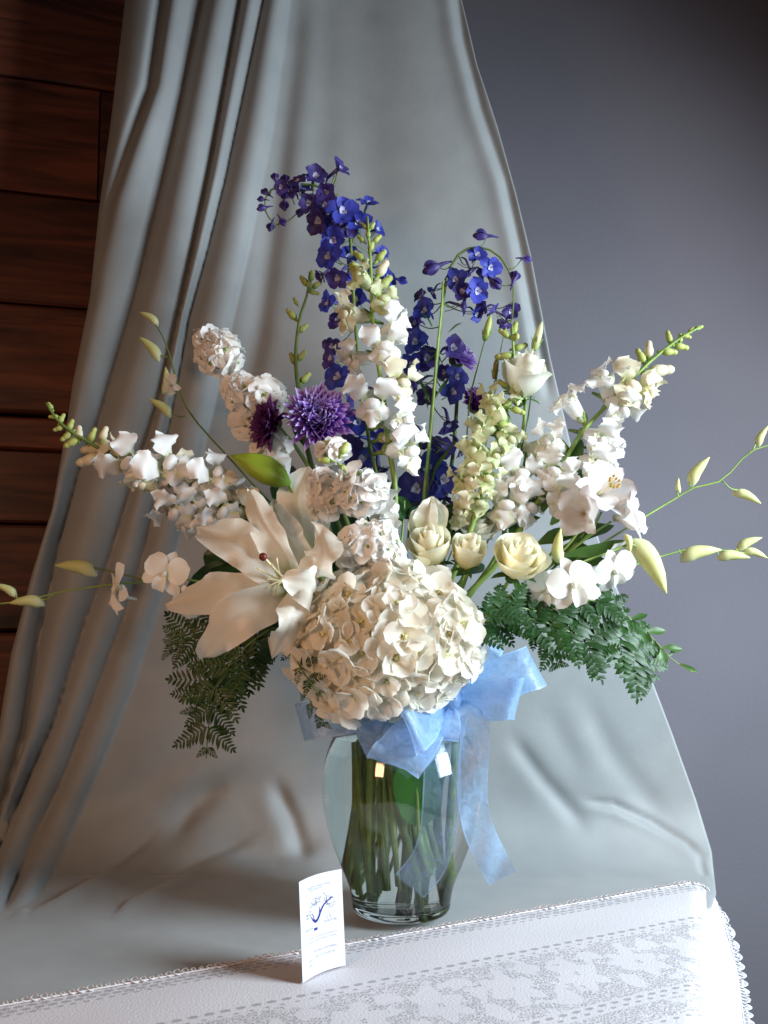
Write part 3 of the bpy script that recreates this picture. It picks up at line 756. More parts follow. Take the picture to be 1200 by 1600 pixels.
LT_ = Thing('lace_tablecloth', 'white lace cloth along the front of the table with a crocheted border', 'tablecloth', (0.1, -.1, .0))
mbL = MB(); mbL.add((v, f, uvs)); LT_.part('cloth', mbL, lace)
back = [cornerA + dl * (LEN * (1 - i / 60)) for i in range(60)] + [row_right(.40 * (i / 60) ** 1.8) for i in range(0, 61)]
# crocheted border: loops of thread along the hem
mbE = MB(); hp = [lace_pt(p) for p in catmull(back, 700)]
thread = plain_mat('cotton_thread', (.56, .54, .55), .9, (.60, .58, .59), 400)
acc2 = 0; last = 0
for i in range(1, len(hp) - 1):
    acc2 += (hp[i] - hp[i - 1]).length
    if acc2 - last < .0062: continue
    last = acc2
    T = (hp[i + 1] - hp[i - 1]).normalized()
    up_ = Vector((0, 0, 1)); 
    o_ = up_.cross(T).normalized(); o_ = o_ if o_.dot(Vector((.8, .6, 0))) > 0 else -o_
    c = hp[i] + o_ * .0005 + up_ * .0016
    loop = [c + T * (math.cos(a) * .0030) + o_ * (math.sin(a) * .0042 + .001) + up_ * (.0010 * math.sin(a * 2)) for a in [j * 2 * math.pi / 8 for j in range(9)]]
    jz = 1 + .3 * math.sin(i * 1.7); loop = [c + (l_ - c) * jz + o_ * (.0022 * abs(math.sin(i * .11))) for l_ in loop]
    mbE.add(tube(loop, [.0006, .0008], 4, False))
mbE.add(tube([p + Vector((0, 0, .0012)) for p in hp[::2]], [.0009, .0009], 5))
sc_v, sc_f, sc_uv = [], [], []; ac = 0.0
for i in range(1, len(hp) - 1):
    ac += (hp[i] - hp[i - 1]).length; T = (hp[i + 1] - hp[i - 1]).normalized()
    o_ = Vector((0, 0, 1)).cross(T).normalized(); o_ = o_ if o_.dot(Vector((.8, .6, 0))) > 0 else -o_
    wd_ = .0035 + .0075 * abs(math.sin(math.pi * ac / .017)) ** .7
    for j in range(4):
        sc_v.append(hp[i] + o_ * (wd_ * j / 3) + Vector((0, 0, .0009 - (.0022 * j / 3)))); sc_uv.append((ac, .0015 + .016 * j / 3))
for i in range(len(hp) - 3):
    for j in range(3):
        a = i * 4 + j; sc_f.append((a, a + 1, a + 5, a + 4))
mbS = MB(); mbS.add((sc_v, sc_f, sc_uv)); LT_.part('scalloped_edge', mbS, lace)
LT_.part('crochet_border', mbE, thread, kind='stuff')
# ================================================================== vase and water
prof_o = [(.040, .0), (.052, .0015), (.0555, .006), (.0565, .014), (.060, .030), (.0705, .055), (.0820, .085), (.0890, .115), (.0910, .140), (.0880, .165), (.080, .190), (.067, .212), (.0570, .228), (.0545, .238), (.058, .248), (.064, .255)]
def lathe(prof, c, n=72, close_top=False, close_bot=False):
    v, f, uv = [], [], []; m = len(prof)
    for i, (r, z) in enumerate(prof):
        for k in range(n):
            a = 2 * math.pi * k / n; v.append(Vector((c[0] + r * math.cos(a), c[1] + r * math.sin(a), c[2] + z))); uv.append((k / n, i / m))
    for i in range(m - 1):
        for k in range(n):
            k2 = (k + 1) % n; f.append((i * n + k, i * n + k2, (i + 1) * n + k2, (i + 1) * n + k))
    if close_bot: f.append(tuple(range(n))[::-1])
    if close_top: f.append(tuple((m - 1) * n + k for k in range(n)))
    return v, f, uv
def smooth_prof(p, n=60): return [(q.x, q.y) for q in catmull([(a, b, 0) for a, b in p], n)]
po = smooth_prof(prof_o)
TH = .0032
def inset(p, th):
    out = []
    for i, (r, z) in enumerate(p):
        a = Vector(p[max(i - 1, 0)]); b = Vector(p[min(i + 1, len(p) - 1)]); T = (b - a).normalized(); nrm = Vector((-T.y, T.x)); out.append((max(r + nrm.x * th, .001), z + nrm.y * th))
    return out
pin = [q for q in inset(po, TH) if q[1] > .0115]
pin = [(.0012, .0105), (pin[0][0] * .75, .0107)] + pin
full = [(.0012, .0025), (.030, .0022)] + po + [(po[-1][0] - .0012, po[-1][1] + .0016)] + pin[::-1]
glass = bpy.data.materials.new('clear_glass'); t = nt(glass); pb = t.nodes['Principled BSDF']
pb.inputs['Base Color'].default_value = (.95, .985, .975, 1); pb.inputs['Roughness'].default_value = 0.0; pb.inputs['Transmission Weight'].default_value = 1; pb.inputs['IOR'].default_value = 1.47
VZ = ZL + .001
vase = Thing('glass_vase', 'clear glass vase half filled with water and stems, tied with a blue bow', 'vase', (VX, VY, VZ))
mb = MB(); mb.add(lathe(full, (VX, VY, VZ), 96, True, True)); vase.part('vase_body', mb, glass)
water = bpy.data.materials.new('water'); t = nt(water); pb = t.nodes['Principled BSDF']
pb.inputs['Base Color'].default_value = (.97, .99, .96, 1); pb.inputs['Roughness'].default_value = 0.0; pb.inputs['Transmission Weight'].default_value = 1; pb.inputs['IOR'].default_value = 1.33
HW = .196
pw_ = [(r + .0004, z - .0003) for r, z in pin if z < HW]
mb = MB(); mb.add(lathe(pw_ + [(pw_[-1][0] - .001, HW), (.002, HW - .0004)], (VX, VY, VZ), 96, True, True))
me = mb.mesh('water', [water], Vector((VX, VY, VZ))); o = bpy.data.objects.new('water', me); COL.objects.link(o); o.location = (VX, VY, VZ)
tag(o, 'clear water inside the glass vase around the stems', 'water')

# ================================================================== DELPHINIUMS
def delphinium(label, path, florets, buds, seed, mat='stem_dark', r=(.0008, .0022, .003)):
    F = Flower('delphinium', label, 'delphinium', path, r, mat, 'blue delphinium stems'); random.seed(seed); tw = []
    for it in florets:
        px, py, Y, sz, kind = it[:5]; p = P(px, py, Y); c, up = F.near(p); out = p - c
        out = out.normalized() if out.length > .002 else Vector((0, -1, 0))
        fc = D(*it[5]) if len(it) > 5 else (out * .7 + Vector((0, -.6, -.1)) + rj((0, 0, 0), .45)).normalized()
        s = sz * mpp(Y) / .034
        F.inst('floret', random.choice(delB if kind == 'B' else delV), frame(p, fc, Vector((0, 0, 1)), s, rnd(-.4, .4)))
        tw.append((c, p - fc * .008 * s))
    for px, py, Y, sz, kind, dr in buds:
        p = P(px, py, Y); s = sz * mpp(Y) / .036; d = D(*dr)
        F.inst('bud', random.choice(dbB if kind == 'B' else dbV), frame(p, Vector((0, -1, .15)), d, s))
        c, up = F.near(p); tw.append((c, p - d * .004))
    F.twigs(tw, mat, (.0009, .0006)); return F

delphinium('tall blue delphinium whose dark tip curls over and hangs down to the left',
 [(432, 352, .06), (414, 330, .06), (420, 300, .06), (452, 288, .06), (500, 292, .06), (535, 318, .06), (548, 380, .06), (552, 460, .06), (560, 560, .05), (575, 680, .04), (600, 800, .02), (610, 900, .0)],
 [(440, 292, .05, 28, 'V'), (466, 286, .05, 38, 'V', (-.2, .5, .6)), (492, 278, .06, 46, 'V', (.2, .3, .8)), (528, 266, .06, 46, 'V', (.5, .5, .5)), (512, 300, .05, 40, 'V'),
  (484, 318, .05, 38, 'V', (-.3, -.2, .8)), (500, 345, .05, 50, 'V', (-.4, -.3, .8)), (535, 332, .04, 54, 'B', (.2, .1, 1)), (560, 352, .05, 46, 'B'), (522, 375, .05, 48, 'B', (-.2, -.4, .8)),
  (516, 400, .05, 50, 'B', (-.5, -.2, .7)), (545, 405, .06, 48, 'B'), (530, 432, .05, 46, 'V', (-.4, -.5, .6)), (505, 430, .06, 30, 'V'), (515, 474, .06, 40, 'B', (-.7, .0, .6)),
  (575, 420, .08, 40, 'B'), (602, 436, .07, 42, 'B', (.7, .1, .5)), (530, 500, .07, 40, 'V'), (560, 470, .08, 44, 'B'), (520, 560, .07, 40, 'V', (-.6, 0, .6)), (530, 590, .05, 54, 'B', (-.4, .1, .8)), (555, 615, .06, 50, 'V'),
  (520, 540, .08, 34, 'V'), (560, 660, .06, 52, 'B', (-.2, 0, 1)), (585, 690, .06, 50, 'B'), (545, 700, .05, 56, 'V', (-.2, 0, 1)), (565, 720, .05, 54, 'B', (0, .3, 1)), (590, 730, .05, 50, 'V'),
  (575, 320, .07, 40, 'B', (.3, .7, .5)), (588, 360, .07, 30, 'B', (.6, .2, .5)), (596, 395, .08, 28, 'B', (.6, .1, .5)), (455, 300, .055, 36, 'V', (-.3, .2, .9)), (474, 300, .06, 36, 'V', (.1, .8, .5)), (508, 322, .055, 40, 'V', (0, 0, 1)), (545, 352, .055, 44, 'V', (.1, -.4, .9)), (520, 352, .06, 42, 'B', (-.2, .2, .9)), (552, 440, .06, 42, 'B')],
 [(430, 280, .06, 26, 'V', (-.2, 1, .2)), (446, 284, .06, 30, 'V', (-.15, .9, .3)), (416, 302, .06, 24, 'V', (-.8, .6, .2)), (412, 325, .06, 26, 'V', (-1, -.2, .2)), (424, 352, .06, 26, 'V', (-.3, -1, .3)),
  (440, 345, .06, 24, 'V', (.5, -.8, .2)), (444, 318, .06, 30, 'V', (.1, -1, .3)), (410, 312, .06, 20, 'V', (-.7, .1, .2)), (625, 438, .07, 28, 'B', (1, -.3, .2)), (470, 330, .06, 26, 'V', (-.3, -.9, .3))], 21)

delphinium('blue delphinium on the right, arching over to a drooping dark tip',
 [(800, 500, .05), (802, 445, .05), (782, 402, .05), (748, 386, .05), (716, 398, .05), (697, 440, .05), (688, 510, .045), (680, 590, .04), (672, 680, .03), (664, 780, .02), (650, 900, 0)],
 [(745, 400, .05, 36, 'B', (.2, .2, .8)), (765, 418, .04, 40, 'B', (.3, -.3, .8)), (712, 438, .05, 38, 'B', (-.2, 0, .9)), (733, 420, .06, 32, 'V'), (745, 455, .045, 46, 'B', (.2, -.3, 1)), (722, 458, .05, 40, 'V', (-.1, .2, 1)),
  (718, 478, .05, 36, 'V'), (757, 482, .06, 32, 'V'), (775, 488, .06, 30, 'V'), (798, 486, .06, 30, 'V'), (790, 505, .06, 26, 'V'), (742, 490, .06, 30, 'B'),
  (665, 488, .05, 44, 'B', (-.4, .2, .8)), (660, 465, .06, 30, 'V'), (678, 455, .06, 26, 'B'), (650, 505, .06, 34, 'V', (-.5, 0, .7)), (652, 535, .05, 48, 'B', (-.5, 0, .8)), (668, 560, .06, 46, 'V', (-.2, 0, .9)), (645, 570, .06, 40, 'B', (-.5, -.2, .7)),
  (705, 545, .06, 50, 'V', (.4, .1, .8)), (712, 590, .06, 40, 'B', (.4, 0, .8)), (705, 612, .05, 46, 'B', (.5, -.1, .8)), (652, 600, .07, 40, 'V'), (668, 620, .07, 40, 'V', (-.3, 0, .9)), (695, 580, .07, 34, 'V'),
  (668, 735, .06, 60, 'B', (0, .2, 1)), (652, 765, .045, 66, 'B', (-.2, .1, 1)), (690, 750, .045, 64, 'B', (.4, 0, 1)), (708, 790, .06, 44, 'V'), (640, 790, .07, 46, 'V'), (690, 700, .07, 44, 'V'), (672, 790, .06, 50, 'B'), (640, 720, .07, 40, 'V'), (660, 690, .08, 46, 'V'), (700, 660, .08, 42, 'V'), (720, 700, .09, 40, 'V')],
 [(756, 369, .05, 40, 'V', (-1, .1, .2)), (820, 405, .05, 26, 'V', (.9, -.1, .3)), (803, 436, .05, 34, 'V', (.3, 1, .3)), (680, 418, .05, 50, 'V', (-.9, -.35, .3)), (770, 440, .045, 40, 'V', (.6, -.6, .3)), (752, 430, .05, 30, 'B', (-.2, .9, .3))], 22)
# small twigs with narrow leaves of the right delphinium are part of a green branch
def branch(label, path, leaves, mat='stem', leafm='leaf', r=(.0006, .0012), cat='foliage', name='leafy_stem', group=None, w=.2):
    """leaves: (px, py, Y, len px, (dx, dy, dz), width ratio)"""
    F = Flower(name, label, cat, path, r, mat, group)
    for k, it in enumerate(leaves):
        px, py, Y, ln, dr = it[:5]; wr = it[5] if len(it) > 5 else w
        L = ln * mpp(Y); d = D(*dr); mb = MB()
        g = petal(L, L * wr * 2, 1.05, .8, a0=.15, curl=rnd(.2, .9), cup=.25, ruf=L * .01, rf=2, seed=k, nu=7, nv=4, base=.15)
        fc = Vector((rnd(-.4, .6), -1, rnd(.1, .8)))
        mb.add(g, frame(P(px, py, Y), fc, d)); F.part('leaf', mb, M[leafm] if isinstance(leafm, str) else leafm)
    return F

# ================================================================== SNAPDRAGONS
snapdragon('tall white snapdragon in the middle of the bouquet with a lime green tip',
 [(574, 338, .0), (577, 380, .0), (580, 430, .0), (582, 500, .0), (590, 560, .0), (602, 640, .0), (608, 700, .0), (618, 770, .0), (615, 900, -.01)],
 [(545, 490, -.01, 62, 'C', (-.8, .1, .5)), (598, 468, -.01, 54, 'G', (.3, .3, .8)), (563, 432, -.005, 42, 'G', (-.3, .6, .6)), (619, 512, -.01, 56, 'W', (.6, .2, .6)), (600, 540, -.025, 60, 'W', (.1, -.05, 1)), (552, 562, -.005, 56, 'W', (-.9, -.2, .35)),
  (625, 597, -.015, 58, 'C', (.7, -.1, .6)), (582, 628, -.03, 66, 'W', (-.1, -.05, 1)), (630, 655, -.01, 52, 'W', (.8, .1, .4)), (637, 702, -.02, 66, 'W', (.6, -.1, .7)), (627, 680, .0, 50, 'W', (.6, .1, .5))],
 [(570, 352, 0, 16, 'L', (-.5, .8)), (581, 352, 0, 16, 'L', (.4, .8)), (575, 365, -.005, 18, 'L', (0, .6, .7)), (565, 372, 0, 18, 'L', (-.6, .7)), (588, 372, 0, 20, 'L', (.6, .7)), (578, 385, -.006, 22, 'L', (.1, .5, .8)), (562, 398, 0, 26, 'L', (-.6, .7)), (594, 398, 0, 28, 'L', (.5, .8)),
  (557, 424, -.003, 42, 'L', (-.3, .9)), (596, 418, -.003, 36, 'C', (.4, .8)), (600, 440, 0, 34, 'L', (.5, .7))], seed=31, mat='stem')
snapdragon('white snapdragon reaching far left across the drape folds with green buds at its tip',
 [(72, 630, -.02), (95, 662, -.02), (140, 692, -.02), (200, 725, -.02), (270, 752, -.01), (340, 775, .0), (400, 800, .01), (500, 880, .01)],
 [(200, 722, -.025, 62, 'W', (-.2, -.3, .9)), (188, 700, -.015, 48, 'C', (-.2, .6, .6)), (262, 726, -.025, 66, 'W', (.1, .3, .9)), (222, 752, -.02, 46, 'C', (-.1, -.8, .5)), (338, 742, -.02, 64, 'W', (.2, .4, .8)),
  (272, 797, -.02, 60, 'W', (-.3, -.6, .7)), (345, 797, -.03, 60, 'W', (.1, -.3, .9)), (305, 760, -.01, 50, 'W', (0, .2, .9)), (325, 830, -.01, 52, 'W', (-.3, -.5, .7)), (372, 770, 0, 54, 'W'), (395, 800, 0, 52, 'C'), (300, 790, -.01, 50, 'W', (.0, -.5, .8)), (240, 742, -.02, 44, 'W'), (292, 735, -.01, 48, 'C', (.3, .5, .8)), (352, 850, 0, 54, 'C', (-.3, -.4, .8))],
 [(78, 634, -.02, 16, 'L', (-.5, .8)), (84, 650, -.02, 18, 'L', (-.8, .1)), (94, 654, -.02, 20, 'L', (.3, .9)), (92, 668, -.02, 20, 'L', (-.8, -.2)), (108, 664, -.02, 22, 'L', (.2, .9)), (104, 680, -.02, 24, 'L', (-.7, -.5)), (122, 676, -.02, 26, 'C', (-.1, 1)),
  (112, 690, -.02, 28, 'L', (-.8, -.4)), (142, 680, -.02, 28, 'L', (.2, .9)), (152, 694, -.025, 44, 'C', (-.5, .1, .8)), (140, 716, -.02, 44, 'C', (-.9, -.2)), (160, 712, -.02, 36, 'L', (-.3, -.6, .6)), (160, 678, -.02, 28, 'C', (.2, 1))], seed=32, mat='stem_dark')
snapdragon('white snapdragon leaning out to the upper right against the wall, green buds along its tip',
 [(1096, 510, .03), (1060, 530, .03), (1010, 570, .03), (960, 622, .03), (910, 675, .02), (870, 740, .01), (830, 800, .0), (760, 900, 0)],
 [(945, 592, .02, 58, 'W', (-.2, .8, .4)), (985, 605, .015, 60, 'C', (.4, .2, .8)), (1012, 612, .02, 48, 'C', (.8, -.1, .5)), (972, 638, .015, 54, 'W', (.3, -.7, .6)), (888, 628, .02, 58, 'W', (-.5, .8, .3)), (858, 690, .005, 60, 'W', (-.7, .2, .7)),
  (938, 686, .01, 56, 'W', (.6, -.2, .7)), (868, 735, -.005, 60, 'W', (-.2, -.2, 1)), (930, 725, .005, 60, 'W', (.5, -.3, .8)), (882, 772, -.01, 58, 'W', (.1, -.4, .9)), (955, 706, .015, 44, 'W', (.8, 0, .5))],
 [(1092, 511, .03, 16, 'L', (.8, .4)), (1080, 516, .03, 16, 'L', (.5, .8)), (1072, 524, .03, 18, 'L', (.9, -.2)), (1047, 526, .03, 24, 'L', (-.1, 1)), (1064, 528, .03, 18, 'L', (.1, .9)), (1064, 540, .03, 26, 'L', (.9, -.1)), (1044, 546, .025, 28, 'L', (.7, .1, .6)), (1016, 546, .03, 34, 'C', (.1, 1)), (1004, 556, .03, 30, 'L', (-.3, .9)), (1032, 576, .03, 46, 'C', (.9, .2))], seed=33)
snapdragon('pale green white snapdragon standing upright right of the centre with half opened flowers',
 [(800, 508, .02), (802, 545, .02), (805, 600, .015), (790, 650, .01), (772, 705, .0), (752, 765, -.01), (735, 830, -.01), (700, 920, 0)],
 [(772, 640, .0, 46, 'G', (-.6, .2, .7)), (750, 668, .0, 48, 'G', (-.8, -.1, .6)), (796, 684, -.005, 42, 'G', (.6, -.2, .7)), (742, 705, -.01, 56, 'G', (-.6, .1, .7)), (762, 745, -.02, 46, 'G', (.3, -.3, .9)), (736, 748, -.02, 40, 'C', (-.6, -.2, .8)), (718, 748, -.01, 40, 'G', (-.8, .1, .5)),
  (750, 782, -.02, 38, 'G', (.1, -.6, .8)), (722, 800, -.01, 50, 'C', (-.5, .1, .8)), (772, 712, -.01, 36, 'G', (.8, .1, .5)), (810, 612, .005, 34, 'G', (.5, -.3, .8)), (764, 620, .01, 34, 'G', (-.6, .2, .6))],
 [(790, 520, .02, 24, 'L', (-.7, .7)), (804, 512, .02, 26, 'L', (.3, 1)), (802, 530, .015, 28, 'L', (.1, .2, 1)), (812, 540, .02, 26, 'L', (.7, .3)), (795, 552, .015, 32, 'L', (-.6, .1, .6)), (810, 572, .01, 28, 'L', (.3, .5, .6)), (816, 588, .01, 24, 'L', (.2, .9, .2)), (808, 640, .0, 26, 'L', (.9, -.3)), (800, 622, .0, 24, 'L', (-.4, -.2, .9)), (786, 662, .0, 26, 'L', (.9, 0)), (790, 600, .01, 24, 'L', (-.5, .6, .5))], seed=34)
snapdragon('short white snapdragon between the pale green one and the one leaning right',
 [(822, 700, .04), (818, 730, .04), (805, 770, .03), (790, 820, .02), (770, 880, 0)],
 [(814, 742, .0, 58, 'W', (.2, .4, .9)), (792, 788, -.005, 62, 'W', (-.2, -.1, 1)), (826, 790, .0, 56, 'W', (.5, -.2, .8)), (780, 765, .01, 42, 'W', (-.6, .1, .6)), (840, 720, .03, 48, 'C', (.2, .5, .7))],
 [(838, 698, .03, 22, 'L', (.3, .9)), (820, 702, .03, 22, 'L', (-.3, .9))], seed=35)
snapdragon('thin green unopened snapdragon spike standing behind the purple chrysanthemum',
 [(484, 425, .10), (480, 460, .10), (468, 500, .10), (462, 560, .10), (468, 620, .09), (480, 700, .06), (520, 850, .02)],
 [], [(476, 438, .10, 24, 'L', (-.5, .8)), (486, 430, .10, 22, 'L', (.1, 1)), (493, 444, .10, 22, 'L', (.7, .6)), (484, 448, .095, 22, 'L', (0, .4, .9)), (490, 456, .10, 18, 'L', (.9, -.1)), (456, 490, .10, 26, 'L', (-.6, .8)), (472, 512, .10, 22, 'L', (.6, .7)), (470, 555, .10, 24, 'L', (.5, .8)), (458, 560, .10, 24, 'L', (-.3, .8)), (475, 590, .10, 26, 'L', (.5, .7)), (462, 470, .10, 16, 'L', (-.4, .8))], group='green budded spikes', seed=36, mat='stem_dark')

# ================================================================== STOCK
def stock(label, path, clusters, seed, leaves=(), mat='stem', groupn='white stock stems'):
    F = Flower('stock_flower', label, 'stock', path, (.0022, .0034), mat, groupn); random.seed(seed)
    for (px, py, Y, rx, ry, n, sz) in clusters:
        c = P(px, py, Y); m_ = mpp(Y)
        for k in range(n):
            y = 1 - 2 * (k + .5) / n; a = k * 2.39996 + seed; q = math.sqrt(1 - y * y)
            d = Vector((q * math.cos(a), -abs(q * math.sin(a)) if k % 4 else q * math.sin(a), y))
            p = c + Vector((d.x * rx * m_, d.y * .5 * (rx + ry) * m_, d.z * ry * m_)) * rnd(.75, 1.0)
            s = sz * m_ / .034 * rnd(.85, 1.15)
            fc = (d + Vector((0, -.25, .1)) + rj((0, 0, 0), .3)).normalized()
            F.inst('floret', random.choice(stockF), frame(p, fc, Vector((0, 0, 1)), s, rnd(0, 6)))
    for px, py, Y, sz, dr in leaves:
        F.inst('bud', random.choice(budL), frame(P(px, py, Y), Vector((0, -1, .2)), D(*dr), sz * mpp(Y) / .026))
    return F
stock('white stock spike at the upper left whose round head stands against the drape',
 [(335, 520, .03), (345, 560, .03), (385, 620, .03), (420, 690, .02), (450, 780, .02), (520, 900, 0)],
 [(345, 550, .02, 30, 30, 12, 44), (322, 535, .02, 16, 20, 5, 32), (400, 622, .015, 40, 26, 13, 46), (372, 608, .02, 18, 18, 4, 40), (425, 705, .02, 24, 30, 8, 46), (395, 660, .02, 20, 20, 5, 44)], 41, mat='stem_dark')
bud_s = stock('white stock in the centre just below the purple chrysanthemum',
 [(522, 690, -.03), (530, 720, -.03), (545, 760, -.03), (570, 810, -.03), (585, 860, -.03), (600, 930, -.02)],
 [(522, 704, -.06, 20, 14, 7, 36), (502, 752, -.065, 14, 12, 4, 42), (508, 785, -.06, 22, 16, 6, 44), (566, 765, -.085, 30, 24, 9, 56), (578, 848, -.100, 42, 26, 13, 50), (600, 800, -.05, 12, 18, 4, 44), (555, 880, -.095, 18, 12, 4, 44), (602, 868, -.095, 26, 14, 6, 46)], 42,
 [(524, 700, -.07, 24, (-.4, .4, .8)), (532, 712, -.072, 26, (.3, .8, .5)), (518, 720, -.072, 24, (-.3, .2, .9)), (530, 726, -.072, 22, (.4, -.2, .9))])

# ================================================================== CHRYSANTHEMUMS
def mum(label, px, py, Y, rpx, face, m, seed, path, n=170, flat=1.0):
    F = Flower('chrysanthemum', label, 'chrysanthemum', path, (.0025, .003), 'stem_dark', 'purple chrysanthemums'); random.seed(seed)
    c = P(px, py, Y); Rm = rpx * mpp(Y); fr = frame(c, D(*face)); mb = MB()
    for k in range(n):
        t_ = (k + .5) / n; el = R(8 + 74 * t_ ** .8); az = k * 2.39996
        L = Rm * (1.0 - .50 * t_) * rnd(.84, 1.04)
        g = petal(L, .0088, 1.6, .36, a0=el - R(8), curl=R(-42) * rnd(.2, 1.3) * flat, cp=2.0, cup=.9, nu=5, nv=2, base=.5)
        mb.add(g, fr @ TR(0, 0, -.001) @ RZ(az + rnd(-.06, .06)) @ TR(0, .001 + .0035 * (1 - t_), 0))
    F.part('petals', mb, m, kind='stuff')
    mb = MB(); mb.add(ellipsoid((0, 0, -.006), (.011, .011, .007)), fr)
    for k in range(14): mb.add(petal(.013, .005, 1, .7, a0=R(50), curl=R(-10), nu=3, nv=2, base=.7), fr @ TR(0, 0, -.012) @ RZ(k * .449))
    F.part('calyx', mb, M['stem_dark']); return F
mum('bright purple spiky chrysanthemum facing front beside the centre snapdragon', 498, 655, -.02, 60, (.05, .25, 1), M['mum'], 51, [(498, 665, -.012), (505, 700, .01), (530, 780, .02), (570, 900, 0)], 210)
mum('dark plum chrysanthemum turned left behind the bright purple one', 424, 662, -.005, 46, (-.65, .0, .6), M['mum_dark'], 52, [(436, 668, .005), (470, 710, .04), (520, 800, .03), (570, 920, .01)], 120)
mum('small violet chrysanthemum half hidden behind the right delphinium stem', 716, 560, .10, 34, (.4, .5, .5), M['mum'], 53, [(716, 570, .105), (712, 660, .10), (700, 760, .08), (660, 900, .03)], 90)
mum('small dark chrysanthemum bloom low behind the thin lisianthus bud stems', 745, 632, .10, 30, (.3, .4, .6), M['mum_dark'], 54, [(745, 640, .105), (735, 720, .10), (715, 820, .07), (665, 920, .03)], 90)

# ================================================================== HYDRANGEA
H = Flower('hydrangea', 'large creamy white hydrangea head hanging over the front of the vase', 'hydrangea', [(600, 990, -.06), (612, 1060, -.05), (618, 1110, -.03)], (.0042, .0045), 'stem')
random.seed(61)
hc = P(602, 1002, -.095); hm = mpp(-.12)
ax = Vector((145 * hm, .080, 114 * hm))
def hyd_dir_scale(d):   # lobed outline: lower-left bulge, shoulder to the right
    a = math.atan2(d.z, d.x); return 1 + .10 * math.exp(-((a + 1.95) / .45) ** 2) + .05 * math.exp(-((a - .0) / .35) ** 2) - .08 * math.exp(-((a + .7) / .35) ** 2) - .05 * math.exp(-((a - 2.6) / .4) ** 2)
n = 250
for k in range(n):
    y = 1 - 2 * (k + .5) / n; a = k * 2.39996; q = math.sqrt(1 - y * y)
    d = Vector((q * math.cos(a), q * math.sin(a), y))
    if d.y > .45: continue
    sc_ = hyd_dir_scale(d) * rnd(.86, 1.0)
    p = hc + Vector((d.x * ax.x, d.y * ax.y, d.z * ax.z)) * sc_
    nrm = Vector((d.x / ax.x, d.y / ax.y, d.z / ax.z)).normalized()
    fc = (nrm + rj((0, 0, 0), .36)).normalized()
    H.inst('floret', random.choice(hydF), frame(p, fc, Vector((0, 0, 1)), rnd(.78, 1.12), rnd(0, 6.28)))
mb = MB(); mb.add(ellipsoid(hc, (ax.x * .72, ax.y * .66, ax.z * .70), 10, 16)); H.part('flower_core', mb, M['hyd_centre'])

# ================================================================== LILY
def lily_petal(pts, w, side, cup=-.25, ruf=.003, seed=0, k=1.22, q=.55, nu=22, rf=2.4, ec=.0, base=.35):
    c = catmull(pts, nu); pr = prof(k, q, base)
    return sheet(c, side, lambda u: w / 2 * pr(u), 10, cup, ruf, rf, seed, ec, 0, .05, .0020)
LY = Flower('lily', 'large open white lily at the left with curled petals and a dark red stigma', 'lily', [(468, 925, -.045), (500, 950, -.02), (540, 1000, .0), (575, 1080, .0)], (.0042, .0035), 'stem')
c0 = (462, 918)
def lp(dest, w, side, Ys, mids, **kw):
    pts = [P(c0[0], c0[1], -.055)] + [P(x, y, Y) for (x, y, Y) in mids] + [P(*dest)]
    mb = MB(); mb.add(lily_petal(pts, w * mpp(-.08), side, **kw)); return LY.part('petal', mb, M['lily'])
lp((392, 768, -.075), 50, D(1, .25, .35), 0, [(445, 870, -.105), (412, 818, -.105)], seed=1, cup=.3, ruf=.006, rf=1.9)
lp((428, 792, -.05), 58, D(.9, .5, .1), 0, [(468, 880, -.085), (448, 838, -.085)], seed=7, cup=.28, ruf=.007, rf=2.1)
lp((306, 822, -.06), 68, D(.35, .9, -.2), 0, [(425, 892, -.10), (370, 848, -.105)], seed=2, cup=.12, ruf=.008, rf=2.0)
lp((258, 944, -.06), 66, D(.15, 1, -.15), 0, [(415, 925, -.105), (340, 930, -.105)], seed=3, cup=.1, ruf=.007, rf=1.7)
lp((318, 1028, -.09), 70, D(-.45, .8, .1), 0, [(425, 940, -.12), (360, 972, -.130)], seed=4, cup=.15, ruf=.007, rf=1.8)
lp((425, 1030, -.105), 50, D(-.8, .25, .6), 0, [(468, 935, -.125), (455, 975, -.150)], seed=5, cup=-.4, ruf=.010, rf=2.2)
lp((492, 822, -.105), 60, D(.9, .3, .5), 0, [(488, 905, -.12), (505, 865, -.135)], seed=6, cup=-.2, ruf=.011, rf=2.3)
lp((440, 905, -.165), 60, D(.4, .9, .2), 0, [(490, 930, -.12), (482, 915, -.155)], seed=9, cup=-.35, ruf=.009, rf=1.9)
mb = MB()
mb.add(tube(catmull([P(462, 918, -.06), P(440, 900, -.11), P(412, 871, -.135)], 8), [.0016, .0013, .0016], 7)); pis = LY.part('pistil', mb, M['filament'])
mb = MB(); mb.add(ellipsoid(P(411, 870, -.1365), (.0044, .0042, .0044), 6, 9)); sg = bpy.data.objects.new('stigma', mb.mesh('stigma', [M['stigma']], LY.loc)); COL.objects.link(sg); sg.parent = pis
for k, (x, y) in enumerate([(402, 888), (418, 905), (425, 882), (412, 920), (432, 872), (428, 930)]):
    mb = MB(); mb.add(tube(catmull([P(462, 918, -.06), P(440, 908, -.10), P(x, y, -.128)], 6), [.0015, .0009], 5)); LY.part('filament', mb, M['filament'])
